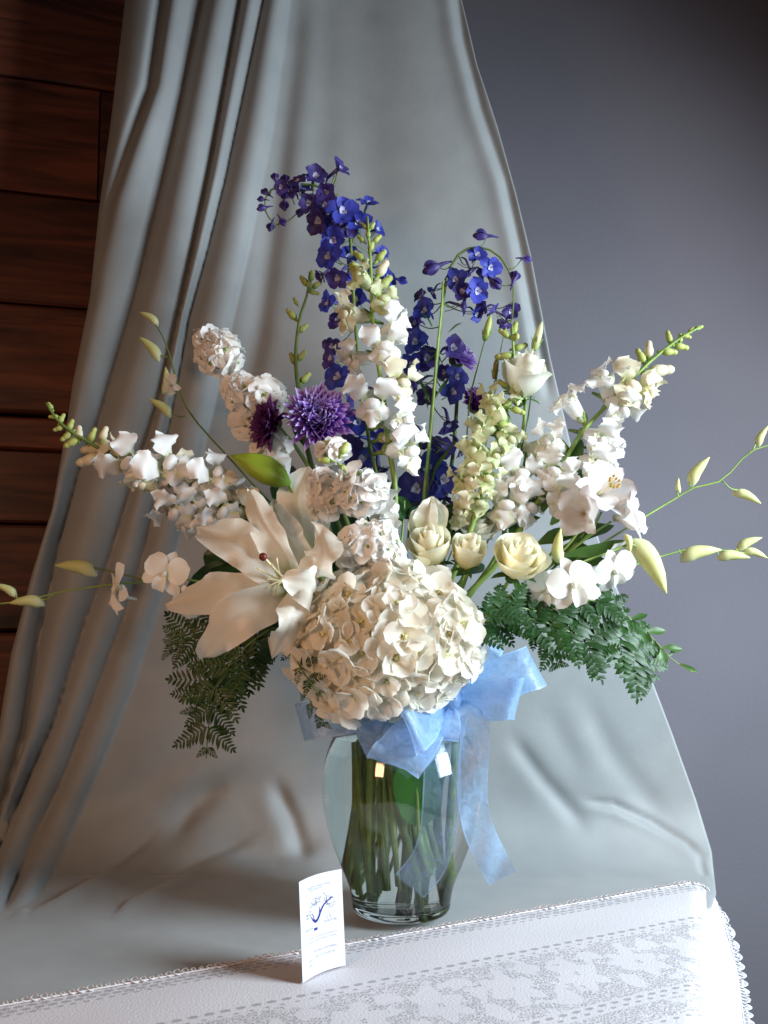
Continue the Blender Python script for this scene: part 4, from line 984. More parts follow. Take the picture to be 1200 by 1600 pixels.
# a second lily bloom further back, seen as one tall cream petal and a rear petal
L2 = Flower('lily', 'partly hidden cream lily standing behind the centre stock, one broad petal showing', 'lily', [(480, 860, .0), (500, 900, .0), (540, 980, .0), (570, 1080, .01)], (.004, .0035), 'stem')
for (pts, w, side, sd) in [([(484, 880, .0), (470, 820, -.015), (462, 775, -.02), (482, 728, -.005)], 62, D(.95, 0, .3), 1), ([(484, 880, .0), (500, 800, .01), (510, 750, .02)], 50, D(.9, .1, .2), 2), ([(484, 880, .0), (450, 820, .02), (430, 780, .03)], 50, D(.8, .5, .2), 3)]:
    mb = MB(); mb.add(lily_petal(pix(pts), w * mpp(0), side, cup=.2, seed=sd, base=.5)); L2.part('petal', mb, M['lily'])
LB = Flower('lily_bud', 'closed green lily bud lying above the open lily', 'lily bud', [(450, 752, -.02), (470, 800, -.01), (520, 900, 0)], (.002, .003), 'stem')
mb = MB(); c = catmull(pix([(452, 756, -.02), (430, 742, -.03), (400, 728, -.035), (360, 712, -.03)]), 14); gm = petal_mat('lily_bud_green', (.30, .42, .035), base=(.12, .25, .02), base_to=.6, trans=.12, scale=40, var=.2)
for s in range(3):
    off = [(0, .0), (.004, -.005), (-.003, .006)][s]
    mb.add(tube([p + Vector((0, off[0] * -1, off[1])) * math.sin(math.pi * i / 14) for i, p in enumerate(c)], [.003, .0095, .0115, .009, .001], 10))
LB.part('bud', mb, gm)

# ================================================================== ROSES, LISIANTHUS
def rose(name, label, cat, px, py, Y, rpx, face, m, seed, path, n=15, open_=1.0, hgt=1.25, group=None, sepals=True):
    F = Flower(name, label, cat, path, (.0020, .0028), 'stem', group); random.seed(seed)
    c = P(px, py, Y); Rm = rpx * mpp(Y); fr = frame(c - D(*face) * Rm * hgt * .62, D(*face), Vector((0, 0, 1)), 1.0, seed)
    for k in range(n):
        t_ = k / (n - 1); rr = Rm * (.20 + .56 * t_ ** .8); H_ = Rm * hgt * (1.10 - .26 * t_ + rnd(-.04, .04)) * (1 if t_ < .75 else .92)
        A = R(120 - 50 * t_); fl = -.52 + (.52 + .28 * open_) * min(1, t_ * 1.25) ** .9; rim = Rm * max(0, -.02 + .36 * open_ * max(0, t_ - .25) ** 1.2)
        g = rose_petal(rr, H_, A, fl, rim, seed * 10 + k)
        mb = MB(); mb.add(g, fr @ RZ(k * 2.2 + rnd(-.2, .2))); F.part('petal', mb, m)
    if sepals:
        mb = MB()
        for k in range(5): mb.add(petal(Rm * .8, Rm * .28, 1.0, .8, a0=R(35), curl=R(60), cup=.3, nu=5, nv=2, base=.9), fr @ RZ(k * 1.257) @ TR(0, Rm * .1, -Rm * .02))
        mb.add(ellipsoid((0, 0, -Rm * .1), (Rm * .22, Rm * .22, Rm * .2)), fr); F.part('calyx', mb, M['leaf'])
    return F
rose('spray_rose', 'cream rose at the left of the row of roses above the hydrangea', 'rose', 672, 850, -.065, 40, (-.15, .80, .6), M['rose'], 1, [(675, 880, -.05), (690, 930, -.03), (680, 1010, -.01)], group='cream roses above the hydrangea', open_=.6, hgt=1.75, n=10)
rose('spray_rose', 'smallest and tightest cream rose, the middle one of the row above the hydrangea', 'rose', 733, 858, -.065, 33, (.15, .80, .6), M['rose'], 2, [(733, 890, -.05), (715, 940, -.03), (690, 1010, -.01)], group='cream roses above the hydrangea', open_=.45, hgt=1.9, n=9)
rose('spray_rose', 'widest open cream rose at the right end of the row of roses', 'rose', 812, 868, -.075, 46, (.2, .72, .65), M['rose'], 3, [(805, 890, -.05), (770, 945, -.03), (700, 1020, -.01)], group='cream roses above the hydrangea', open_=.85, hgt=1.5, n=13)
rose('lisianthus', 'white ruffled lisianthus cup high on the right in front of the drape edge', 'lisianthus', 822, 580, .0, 42, (.15, .75, .35), M['lisi'], 5, [(822, 610, .01), (815, 680, .02), (780, 780, .02), (700, 920, .01)], group='white lisianthus', open_=.9, hgt=1.8, n=10)
rose('lisianthus', 'cream lisianthus bloom peeking out just above the middle rose', 'lisianthus', 748, 822, .01, 34, (.1, .8, .5), M['lisi'], 6, [(745, 840, .0), (725, 900, .0), (690, 1000, 0)], group='white lisianthus', open_=.9, hgt=1.3, n=9)
# pointed white petal flower above the left rose
TL = Flower('white_lily_bud', 'half open pointed white bloom rising above the left cream rose', 'lily', [(672, 838, -.03), (680, 900, -.02), (680, 1000, 0)], (.002, .003), 'stem')
for pts, w, sd in [([(660, 838, -.045), (668, 805, -.055), (674, 775, -.05)], 40, 1), ([(680, 838, -.045), (686, 805, -.05), (676, 776, -.045)], 30, 2), ([(650, 835, -.035), (652, 812, -.045), (662, 792, -.04)], 34, 3)]:
    mb = MB(); mb.add(lily_petal(pix(pts), w * mpp(-.05), D(.9, 0, .3 * (2 - sd)), cup=.35, seed=sd, base=.8, ruf=.002, k=.85, q=.9)); TL.part('petal', mb, M['lisi'])
# thin bud stems
def bud_stem(label, path, c, ln, dr, m, r=(.0008, .0014), mat='stem_dark', wr=.28):
    F = Flower('lisianthus_bud', label, 'bud', path, r, mat, 'thin stems with single buds'); mb = MB(); p = P(*c); d = D(*dr); L = ln * mpp(c[2])
    mb.add(tube(catmull([p, p + d * L * .3, p + d * L * .65, p + d * L], 10), [L * .08, L * wr * .55, L * wr * .48, L * .12, L * .02], 9)); F.part('bud', mb, m)
    mb = MB()
    for k in range(4): mb.add(petal(L * .5, L * .13, 1, .8, a0=R(70), curl=R(-5), nu=4, nv=2, base=.8), frame(p, d) @ RZ(k * 1.57) @ TR(0, L * .06, 0))
    F.part('calyx', mb, M['stem']); return F
bud_stem('slim lime bud on a long thin stem between the delphinium and the pale green snapdragon', [(758, 530, .03), (750, 560, .03), (735, 620, .03), (728, 700, .03), (722, 760, .03), (690, 900, .01)], (757, 532, .03), 42, (.25, 1, .1), M['lime'])
bud_stem('long pale pointed bud standing behind the white lisianthus cup', [(838, 550, .03), (832, 600, .03), (815, 700, .03), (760, 850, .02)], (834, 548, .02), 48, (.28, 1, .1), M['pale_green'])
bud_stem('small brownish closed bud on a thin dark stem left of the lisianthus cup', [(775, 590, .03), (768, 610, .03), (750, 660, .03), (735, 720, .03), (700, 850, .02)], (772, 592, .03), 34, (.12, 1, .1), plain_mat('withered_bud', (.16, .10, .03), .6, (.25, .2, .06), 80), wr=.24)
bud_stem('thin twig with a tiny bud crossing behind the pale green snapdragon tip', [(788, 520, .04), (780, 560, .04), (772, 620, .04), (745, 760, .03), (690, 900, .02)], (787, 524, .04), 14, (.3, 1, .1), M['lime'], r=(.0006, .001))
# ================================================================== ALSTROEMERIA
def alstro(label, px, py, Y, rpx, face, seed, path, roll=0.0, stam=True, strk=False):
    F = Flower('alstroemeria', label, 'alstroemeria', path, (.0014, .0022), 'stem', 'white alstroemeria blooms'); random.seed(seed)
    c = P(px, py, Y); L = rpx * mpp(Y) * 1.25; fr = frame(c - D(*face) * L * .45, D(*face), Vector((0, 0, 1)), 1.0, roll)
    for k in range(6):
        o_ = k % 2 == 0; mb = MB()
        g = petal(L * rnd(.95, 1.05) * (1 if o_ else .98), L * (.72 if o_ else .42), 1.45 if o_ else 1.3, .55, a0=R(66), curl=R(50 if o_ else 62) * rnd(.85, 1.2), cp=1.2, cup=.2, ruf=.0022 if o_ else .001, rf=2.2, seed=k + seed, nu=9, nv=6, base=.3)
        mb.add(g, fr @ TR(0, 0, 0) @ RZ(R(60 * k + rnd(-6, 6)))); F.part('petal', mb, M['alstro'])
        if not o_:
            mb = MB()
            for q in range(7):
                a = R(60 * k) + rnd(-.16, .16); z = rnd(.55, .85) * L
                mb.add(tube([Vector((math.sin(-a) * z * .42, math.cos(a) * z * .42, z * .80 + .0012)), Vector((math.sin(-a) * z * .56, math.cos(a) * z * .56, z * .88 + .0012))], [.0004, .0003], 4), fr)
            F.part('streaks', mb, M['stigma'], kind='stuff') if strk else None
    if stam:
        for k in range(9):
            mb = MB(); a = k * .7 + rnd(-.2, .2); q = [Vector((0, 0, 0)), Vector((.001, 0, L * .5)), Vector((math.cos(a) * L * .13, math.sin(a) * L * .13, L * rnd(.85, 1.0)))]
            mb.add(tube(catmull(q, 6), [.0008, .0006], 5), fr); st_ = F.part('stamen', mb, M['filament']); mb2 = MB(); mb2.add(ellipsoid(q[-1], (.0015, .0015, .0028), 5, 6), fr); me_ = mb2.mesh('anther', [M['anther']], F.loc); an_ = bpy.data.objects.new('anther', me_); COL.objects.link(an_); an_.parent = st_
    return F
alstro('large white alstroemeria showing golden stamens at the right of the bouquet', 945, 765, -.03, 54, (.25, .25, .9), 71, [(940, 800, -.015), (915, 840, -.01), (840, 900, 0), (740, 980, 0)], .3)
alstro('white alstroemeria seen from the side with frilled petals pointing right', 985, 805, -.02, 50, (.85, .15, .4), 72, [(955, 815, -.015), (905, 850, -.01), (840, 910, 0), (740, 990, 0)], .1, False)
alstro('white alstroemeria opening downwards left of the large one', 905, 800, -.04, 46, (-.5, .05, .75), 73, [(915, 815, -.02), (880, 860, -.01), (820, 910, 0), (730, 1000, 0)], .6, False)
alstro('lowest white alstroemeria above the right fern', 965, 870, -.02, 44, (.4, -.45, .75), 74, [(945, 865, -.015), (900, 885, -.01), (820, 930, 0), (730, 1000, 0)], .9, False)
alstro('small white alstroemeria right above the large one and below the leaning snapdragon', 950, 702, .02, 36, (.6, .3, .6), 75, [(940, 715, .02), (915, 770, .01), (850, 880, 0), (740, 980, 0)], .2, False)

# ================================================================== DENDROBIUM ORCHIDS
def orchid_flower(F, px, py, Y, spx, face, roll=0.0, seed=0):
    random.seed(seed); s = spx * mpp(Y) / 2; fr = frame(P(px, py, Y), D(*face), Vector((0, 0, 1)), 1.0, roll)
    spec = [(60, .95, 1.02, 8), (-60, .95, 1.02, 8), (0, .98, .50, 2), (125, .95, .52, 0), (-125, .95, .52, 0)]
    for a, L, Wd, up in spec:
        mb = MB(); mb.add(petal(s * L * rnd(.95, 1.05), s * Wd, 1.25, .55, a0=R(12 + up), curl=R(38), cup=.12, ruf=.0006, rf=1.3, nu=8, nv=6, base=.25, seed=rnd(0, 5)), fr @ RZ(R(a + rnd(-5, 5)))); F.part('petal', mb, M['orchid'])
    mb = MB(); mb.add(petal(s * .72, s * .55, 1.3, .5, a0=R(30), curl=R(90), cup=.5, nu=7, nv=5, base=.5), fr @ RZ(R(180)) @ TR(0, 0, s * .05)); mb.add(ellipsoid((0, s * .02, s * .12), (s * .09, s * .12, s * .12)), fr)
    mb.add(tube([Vector((0, 0, -s * .05)), Vector((0, -s * .25, -s * .25)), Vector((0, -s * .3, -s * .55))], [s * .1, s * .06, s * .04], 6), fr); F.part('lip', mb, M['orchid'])
def orchid(label, path, flowers, buds, extra=(), seed=0, mat='stem', r=(.0008, .0018), neck=True):
    F = Flower('dendrobium_orchid', label, 'orchid', path, r, mat, 'dendrobium orchid sprays', neck)
    for it in flowers: orchid_flower(F, *it)
    tw = []
    for px, py, Y, ln, dr, at in buds:
        d = D(*dr); s = ln * mpp(Y) / .038; p = P(px, py, Y) - d * .018 * s
        zz = Vector((-d.z, -.35, d.x)); zz = zz if zz.z > 0 else Vector((d.z, -.35, -d.x))
        F.inst('bud', obud[0], frame(p, zz, d, s))
        tw.append((P(at[0], at[1], Y), p))
    F.twigs(tw, mat, (.0008, .0010)); return F
orchid('orchid spray with green buds arching far out to the upper right', [(1225, 690, .02), (1172, 706, .02), (1128, 750, .02), (1085, 762, .02), (1045, 785, .02), (1000, 812, .01), (940, 850, -.01), (850, 910, -.02), (760, 1000, -.01)], [],
 [(1091, 731, .02, 50, (.62, .8, .2), (1082, 762)), (1172, 775, .02, 42, (.88, -.5, .2), (1128, 750)), (1190, 678, .02, 34, (.5, .85, .2), (1170, 706)), (1059, 757, .02, 22, (.05, 1, .1), (1060, 775))], mat='stem')
orchid('orchid spray with pale buds pointing level right behind the large hanging bud', [(1215, 875, .04), (1150, 862, .04), (1085, 858, .04), (1045, 866, .04), (1000, 880, .03), (930, 905, .02), (820, 950, .0), (740, 1010, .0)], [],
 [(1098, 860, .04, 60, (1, .12, .1), (1060, 858)), (1150, 867, .04, 46, (1, -.12, .1), (1120, 862)), (1184, 864, .04, 34, (.9, -.4, .1), (1165, 862)), (1172, 845, .04, 40, (.95, .35, .1), (1150, 858))], mat='stem')
orchid('orchid spray with white blooms beneath the roses and a large pale hanging bud', [(1003, 862, -.03), (985, 850, -.035), (955, 862, -.04), (905, 880, -.045), (860, 905, -.04), (780, 960, -.02), (720, 1020, -.01)],
 [(896, 916, -.075, 98, (.1, .1, 1), .35, 1), (855, 925, -.05, 80, (-.2, .1, .9), -.3, 2), (960, 893, -.04, 84, (.3, -.3, .8), .5, 3)],
 [(1024, 884, -.03, 96, (.45, -.9, .2), (1000, 860)), (985, 850, -.04, 30, (.1, -.9, .3), (975, 856)), (870, 850, -.05, 52, (.1, 1, .2), (895, 880))], mat='stem')
orchid('orchid spray reaching left to the frame edge with star shaped white bloom and buds', [(-15, 945, .0), (40, 938, .0), (95, 925, .0), (160, 915, -.01), (215, 910, -.02), (290, 905, -.02), (380, 930, -.01), (480, 985, .0), (560, 1080, .0)],
 [(186, 922, -.03, 100, (-.85, .05, .45), .5, 4), (258, 898, -.03, 84, (-.1, .1, .9), -.4, 5), (300, 945, -.04, 70, (-.3, -.4, .7), .2, 6)],
 [(38, 938, .0, 50, (-1, -.1, .1), (85, 926)), (8, 918, .0, 36, (-.9, .4, .1), (30, 935))], mat='stem', seed=3)
orchid('blurred orchid spray behind the left orchid with a single yellowish bud', [(90, 884, .12), (140, 886, .12), (220, 905, .10), (330, 940, .06), (460, 1000, .03)], [], [(115, 884, .12, 62, (-1, .05, .0), (150, 888))], mat='stem_dark')
orchid('small dim orchid spray with yellow buds in front of the upper left drape folds', [(222, 488, .12), (245, 510, .12), (262, 545, .12), (278, 600, .12), (300, 650, .10), (380, 740, .07), (480, 860, .03)],
 [(268, 602, .11, 44, (-.5, -.2, .6), .3, 8)], [(232, 494, .12, 34, (-.9, .45, 0), (245, 505)), (234, 540, .12, 46, (-.7, .6, 0), (262, 556)), (262, 592, .12, 40, (.0, .9, .2), (276, 612)), (250, 632, .12, 42, (-.8, .5, .1), (290, 650))], mat='stem_dark')

# ================================================================== FOLIAGE
def pinna_mesh(seed, m, n=7, L=1.0, lw=.165):
    """fern pinna of unit length along +Y with toothed leaflets on both sides"""
    random.seed(seed); mb = MB(); droop = lambda u: -.12 * u * u
    for k in range(n):
        u = (k + .6) / (n + .6); w = .40 * (1 - u) ** .75 + .07
        for s in (-1, 1):
            mb.add(petal(w * rnd(.85, 1.1), lw * (1 - .45 * u), .95, .7, a0=rnd(-.1, .25), curl=rnd(.1, .7), cup=.15, nu=3, nv=2, base=.5), TR(0, u, droop(u)) @ RZ(-s * R(58 + rnd(-7, 7))))
    mb.add(petal(.16, .07, .9, .8, nu=3, nv=2), TR(0, .92, droop(.92)))
    mb.add(tube([Vector((0, u_, droop(u_))) for u_ in (0, .35, .7, 1)], [.012, .008, .004, .002], 4))
    return mb.mesh('pinna', [m], None)
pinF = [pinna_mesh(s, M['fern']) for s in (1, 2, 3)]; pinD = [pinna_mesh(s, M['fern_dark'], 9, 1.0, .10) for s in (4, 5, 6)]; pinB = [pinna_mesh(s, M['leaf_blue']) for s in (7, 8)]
def fern(label, path, n, wpx, normal, pins, seed, mat='stem_dark', peak=.25):
    F = Flower('fern_frond', label, 'fern', path, (.0006, .0016), mat, 'leatherleaf fern fronds', True, 34); random.seed(seed)
    vis = catmull(pix(path), 60); Nn = D(*normal)
    for k in range(n):
        u = (k + .5) / n; i = min(int(u * 56), 58); p = vis[i]; T = (vis[i] - vis[i + 1]).normalized()   # towards the tip
        sd = T.cross(Nn).normalized()
        Wd = wpx * mpp(0) * min(1, (u / peak) ** .7) * (1 if u < .75 else 1 - .6 * (u - .75) / .25)
        for s in (-1, 1):
            d = (T * .8 + sd * s + rj((0, 0, 0), .2)).normalized()
            L = Wd * rnd(.7, 1.15)
            F.inst('pinna', random.choice(pins), frame(p + Nn * rnd(0, .003), (Nn + rj((0, 0, 0), .18)).normalized(), d, (L, L, L)))
    return F
fern('dark fern frond hanging down at the left below the lily', [(322, 1185, -.03), (328, 1120, -.03), (345, 1060, -.03), (385, 1010, -.03), (440, 980, -.02), (520, 1010, 0)], 9, 69, (-.1, .2, 1), pinD, 81)
fern('dark fern frond behind the hanging one, spreading left under the lily petals', [(262, 1010, .02), (300, 1000, .02), (345, 990, .01), (400, 985, .0), (480, 1000, .0)], 8, 63, (0, .3, 1), pinD, 82)
fern('short dark fern frond in the shade between the lily and the hydrangea', [(300, 1118, .01), (330, 1070, .01), (370, 1030, .0), (430, 1000, -.01), (520, 1020, .0)], 8, 67, (.1, .2, 1), pinD, 83)
fern('small fern tip lying over the left side of the hydrangea', [(505, 1088, -.165), (485, 1066, -.16), (468, 1040, -.14), (462, 1015, -.10), (480, 1000, -.05), (540, 1060, 0)], 6, 27, (-.4, .1, .9), pinD, 84)
fern('small dark fern tip hanging over the left of the bow', [(507, 1136, -.11), (500, 1115, -.11), (485, 1095, -.09), (480, 1070, -.05), (540, 1090, 0)], 5, 25, (-.2, .1, .9), pinD, 85)
fern('green fern frond reaching right below the roses to its drooping tip', [(938, 1050, -.03), (925, 1015, -.04), (895, 990, -.05), (850, 972, -.06), (800, 965, -.06), (745, 975, -.05), (690, 1010, -.02)], 9, 65, (0, .4, 1), pinF, 86, 'stem')
fern('bright green fern frond drooping furthest right in front of the drape edge', [(1018, 1072, .0), (1000, 1035, -.01), (972, 1000, -.02), (930, 970, -.03), (870, 955, -.03), (790, 965, -.02), (710, 1010, 0)], 9, 67, (.2, .4, 1), pinF, 87, 'stem')
fern('small fern frond hanging down in the middle below the right fronds', [(872, 1045, -.05), (865, 1020, -.055), (850, 995, -.06), (820, 975, -.05), (760, 975, -.04), (700, 1010, -.01)], 6, 38, (0, .3, 1), pinF, 88, 'stem')
fern('blue green fern frond at the right just under the white orchid', [(985, 965, -.01), (950, 945, -.02), (900, 935, -.03), (840, 940, -.03), (760, 960, -.02), (700, 1000, 0)], 8, 49, (.1, .6, 1), pinF, 89, 'stem')
fern('fern frond with thin leaflets above the right end of the hydrangea', [(838, 955, -.08), (800, 948, -.09), (765, 960, -.10), (735, 985, -.09), (700, 1010, -.03)], 6, 45, (0, .5, 1), pinB, 90, 'stem')
branch('thin leafy twig at the far right ending in yellow green leaves', [(1082, 1050, .02), (1050, 1030, .02), (1022, 1000, .02), (995, 975, .01), (950, 950, .0), (850, 950, 0), (740, 1000, 0)],
 [(1062, 1037, .02, 30, (.9, -.45, .2), .12), (1045, 1025, .02, 26, (.7, .5, .2), .16), (1035, 1012, .02, 34, (.9, .1, .3), .2), (1022, 1000, .02, 30, (-.1, -1, .3), .25), (1030, 1012, .02, 32, (.1, -.9, .3), .3), (1010, 988, .02, 34, (.9, .3, .2), .2), (1000, 980, .02, 36, (.3, -.9, .3), .25), (985, 970, .01, 30, (.8, .5, .2), .2), (975, 962, .01, 40, (.5, -.8, .3), .22)], leafm='leaf', r=(.0005, .001))
def leaf_on(label, path, leaves, leafm, name='leafy_stem', r=(.0012, .002), mat='stem'): return branch(label, path, leaves, mat, leafm, r, 'foliage', name)
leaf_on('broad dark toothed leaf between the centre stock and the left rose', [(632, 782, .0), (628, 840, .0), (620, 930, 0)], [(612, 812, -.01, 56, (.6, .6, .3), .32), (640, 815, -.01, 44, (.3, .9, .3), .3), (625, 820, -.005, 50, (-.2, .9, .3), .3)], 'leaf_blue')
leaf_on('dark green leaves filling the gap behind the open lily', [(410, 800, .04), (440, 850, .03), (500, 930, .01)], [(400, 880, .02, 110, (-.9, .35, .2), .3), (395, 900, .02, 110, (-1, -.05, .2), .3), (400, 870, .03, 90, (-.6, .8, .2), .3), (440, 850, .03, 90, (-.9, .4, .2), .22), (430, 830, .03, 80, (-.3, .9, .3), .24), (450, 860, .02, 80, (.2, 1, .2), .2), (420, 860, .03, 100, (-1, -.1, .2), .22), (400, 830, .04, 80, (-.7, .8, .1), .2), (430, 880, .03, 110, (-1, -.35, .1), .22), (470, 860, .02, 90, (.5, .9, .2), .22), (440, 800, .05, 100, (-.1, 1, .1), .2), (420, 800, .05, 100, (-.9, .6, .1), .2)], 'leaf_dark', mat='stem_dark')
leaf_on('green leaves behind the roses and the short snapdragon', [(760, 800, .03), (745, 850, .02), (710, 930, .01)], [(755, 830, .02, 70, (.6, .8, .2), .2), (740, 830, .03, 70, (-.3, 1, .2), .22), (770, 830, .03, 80, (.9, .4, .2), .18), (700, 840, .03, 70, (.1, 1, .2), .24), (690, 860, .02, 60, (-.5, .9, .1), .22), (790, 800, .03, 80, (.6, .9, .1), .18), (840, 850, .02, 80, (.9, .4, .2), .2), (860, 820, .02, 70, (.7, .7, .2), .2), (800, 850, .03, 70, (.2, 1, .1), .2), (870, 860, .01, 60, (1, .1, .2), .2)], 'leaf')
leaf_on('long green alstroemeria leaves among the white blooms at the right', [(935, 780, .0), (900, 850, .0), (800, 930, 0)], [(848, 800, .0, 80, (.3, 1, .3), .2), (880, 800, -.005, 80, (-.2, 1, .3), .18), (845, 790, .0, 60, (-.6, .7, .3), .2), (900, 730, .01, 60, (-.1, 1, .3), .2), (910, 740, .01, 60, (-.7, .6, .3), .18), (900, 770, .0, 70, (.2, 1, .2), .16), (880, 870, -.02, 110, (1, .25, .2), .10), (890, 850, .0, 80, (.9, .6, .2), .16), (860, 880, .0, 90, (.9, .1, .3), .14), (920, 780, .01, 60, (-.8, .6, .3), .18), (895, 800, .02, 70, (-.4, .9, .2), .2), (900, 790, .03, 60, (.8, .6, .1), .22), (900, 900, .0, 80, (.9, -.2, .2), .16)], 'leaf')
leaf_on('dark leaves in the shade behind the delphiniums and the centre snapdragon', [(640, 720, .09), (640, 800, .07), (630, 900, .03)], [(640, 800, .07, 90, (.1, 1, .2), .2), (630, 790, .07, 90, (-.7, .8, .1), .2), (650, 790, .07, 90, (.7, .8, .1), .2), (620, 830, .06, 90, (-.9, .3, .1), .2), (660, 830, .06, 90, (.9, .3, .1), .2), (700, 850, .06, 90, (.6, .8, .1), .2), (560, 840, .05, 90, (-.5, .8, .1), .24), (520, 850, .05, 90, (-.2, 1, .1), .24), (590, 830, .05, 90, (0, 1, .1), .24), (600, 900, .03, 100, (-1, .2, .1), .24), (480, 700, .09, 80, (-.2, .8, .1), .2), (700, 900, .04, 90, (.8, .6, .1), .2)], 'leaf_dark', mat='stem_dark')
branch('green branch with narrow forked leaves in front of the right delphinium', [(692, 440, .03), (690, 480, .03), (682, 560, .025), (676, 640, .02), (670, 700, .015), (660, 800, .01), (650, 900, 0)],
 [(700, 520, .03, 40, (.45, .9, .2), .05), (676, 510, .03, 40, (-.25, 1, .2), .05), (672, 628, .02, 62, (-.25, 1, .2), .045), (680, 622, .02, 70, (.55, .85, .2), .04), (668, 640, .02, 40, (-.1, 1, .1), .05), (672, 760, .02, 90, (.35, .95, .1), .035), (655, 740, .02, 80, (.0, 1, .1), .035)], r=(.0012, .0026))

# leaf under water in the vase
q_ = Vector((VX + .012, VY - .040, VZ + .150)); mb = MB()
ul = Thing('leafy_stem', 'bright green leaf pressed against the front glass inside the water', 'foliage', (q_.x, q_.y, q_.z - .08))
mb.add(petal(.075, .050, .9, .5, a0=.1, curl=.3, cup=.2, nu=8, nv=5, base=.3), frame(q_ + Vector((0, 0, .03)), Vector((.15, -1, 0)), Vector((.1, 0, -1)))); ul.part('leaf', mb, petal_mat('wet_leaf', (.05, .20, .02), base=(.1, .26, .04), var=.2, trans=.25))
mb = MB(); mb.add(tube(catmull([q_ + Vector((-.004, .004, .055)), q_ + Vector((0, .002, .03)), q_ + Vector((.004, 0, -.055))], 8), [.0022, .0016], 6)); ul.part('stem', mb, M['stem'])

# ================================================================== ORGANZA BOW
org = bpy.data.materials.new('blue_organza'); t = nt(org); L = t.links; pb = t.nodes['Principled BSDF']; out = t.nodes['Material Output']
uv = N(t, 'ShaderNodeUVMap'); sp = N(t, 'ShaderNodeSeparateXYZ'); L.new(uv.outputs[0], sp.inputs[0])
def mt(op, a, b=None):
    n = N(t, 'ShaderNodeMath', operation=op)
    for i, x in enumerate((a, b)):
        if x is None: continue
        if isinstance(x, (int, float)): n.inputs[i].default_value = x
        else: L.new(x, n.inputs[i])
    return n.outputs[0]
edge = mt('GREATER_THAN', mt('ABSOLUTE', mt('SUBTRACT', sp.outputs[1], .5)), .462)
tc = N(t, 'ShaderNodeTexCoord'); nz = N(t, 'ShaderNodeTexNoise'); nz.inputs['Scale'].default_value = 95; nz.inputs['Detail'].default_value = 6; nz.inputs['Distortion'].default_value = 1.0
L.new(tc.outputs['Object'], nz.inputs[0])
nf = N(t, 'ShaderNodeTexNoise'); nf.inputs['Scale'].default_value = 700; L.new(tc.outputs['Object'], nf.inputs[0])
mr = N(t, 'ShaderNodeMapRange'); mr.inputs[1].default_value = .35; mr.inputs[2].default_value = .68; mr.inputs[3].default_value = .42; mr.inputs[4].default_value = .74; L.new(nz.outputs[0], mr.inputs[0])
fac = mt('MINIMUM', mt('ADD', mr.outputs[0], mt('MULTIPLY', edge, .25)), 1.0)
pb.inputs['Base Color'].default_value = (.40, .62, .90, 1); pb.inputs['Roughness'].default_value = .32; pb.inputs['Sheen Weight'].default_value = .6; pb.inputs['Sheen Roughness'].default_value = .3; pb.inputs['Specular IOR Level'].default_value = .7
bp = N(t, 'ShaderNodeBump'); bp.inputs['Strength'].default_value = .8; bp.inputs['Distance'].default_value = .0012
L.new(mt('ADD', nz.outputs[0], mt('MULTIPLY', nf.outputs[0], .25)), bp.inputs['Height']); L.new(bp.outputs[0], pb.inputs['Normal'])
tl_ = N(t, 'ShaderNodeBsdfTranslucent'); tl_.inputs[0].default_value = (.42, .66, .96, 1)
m1 = N(t, 'ShaderNodeMixShader'); m1.inputs[0].default_value = .40; L.new(pb.outputs[0], m1.inputs[1]); L.new(tl_.outputs[0], m1.inputs[2])
tr = N(t, 'ShaderNodeBsdfTransparent'); tr.inputs[0].default_value = (.90, .95, 1, 1); m2 = N(t, 'ShaderNodeMixShader')
L.new(fac, m2.inputs[0]); L.new(tr.outputs[0], m2.inputs[1]); L.new(m1.outputs[0], m2.inputs[2]); L.new(m2.outputs[0], out.inputs[0])
bow = Thing('ribbon_bow', 'sheer light blue ribbon bow tied round the vase neck with long hanging tails', 'bow', P(700, 1085, -.075))
K = (704, 1094, -.078)
org2 = org.copy(); org2.name = 'sheer_organza'
for n_ in org2.node_tree.nodes:
    if n_.bl_idname == 'ShaderNodeMapRange': n_.inputs[3].default_value = .16; n_.inputs[4].default_value = .34
def ribbon(name, pts, w, sides, nu=36, wf=None, ruf=.0008, seed=0, nv=8, mat=None):
    c = catmull(pix(pts), nu); sd = [D(*s) for s in sides]
    cs = catmull([Vector(s) for s in sd], nu) if len(sd) > 1 else None
    v, f, uvv = [], [], []
    wf = wf or (lambda u: 1.0)
    for i, p in enumerate(c):
        u = i / nu; T = (c[min(i + 1, nu)] - c[max(i - 1, 0)]).normalized(); s_ = (cs[i] if cs else sd[0]); s_ = (s_ - T * s_.dot(T)).normalized(); nn = s_.cross(T)
        for k in range(nv + 1):
            q = -1 + 2 * k / nv; hw = w / 2 * wf(u) * mpp(-.1)
            gat = (1 - wf(u)) * .006 * math.sin(k * 2.6)
            v.append(p + s_ * q * hw + nn * (ruf * math.sin(u * 19 + q * 2 + seed) + gat)); uvv.append((u, k / nv))
    for i in range(nu):
        for k in range(nv):
            a = i * (nv + 1) + k; f.append((a, a + 1, a + nv + 2, a + nv + 1))
    mb = MB(); mb.add((v, f, uvv)); return bow.part(name, mb, mat or org)
gat = lambda u: .30 + .70 * min(1, math.sin(math.pi * min(1, max(0, u))) * 1.5)       # gathered at both ends
Kx, Ky, Kz = K
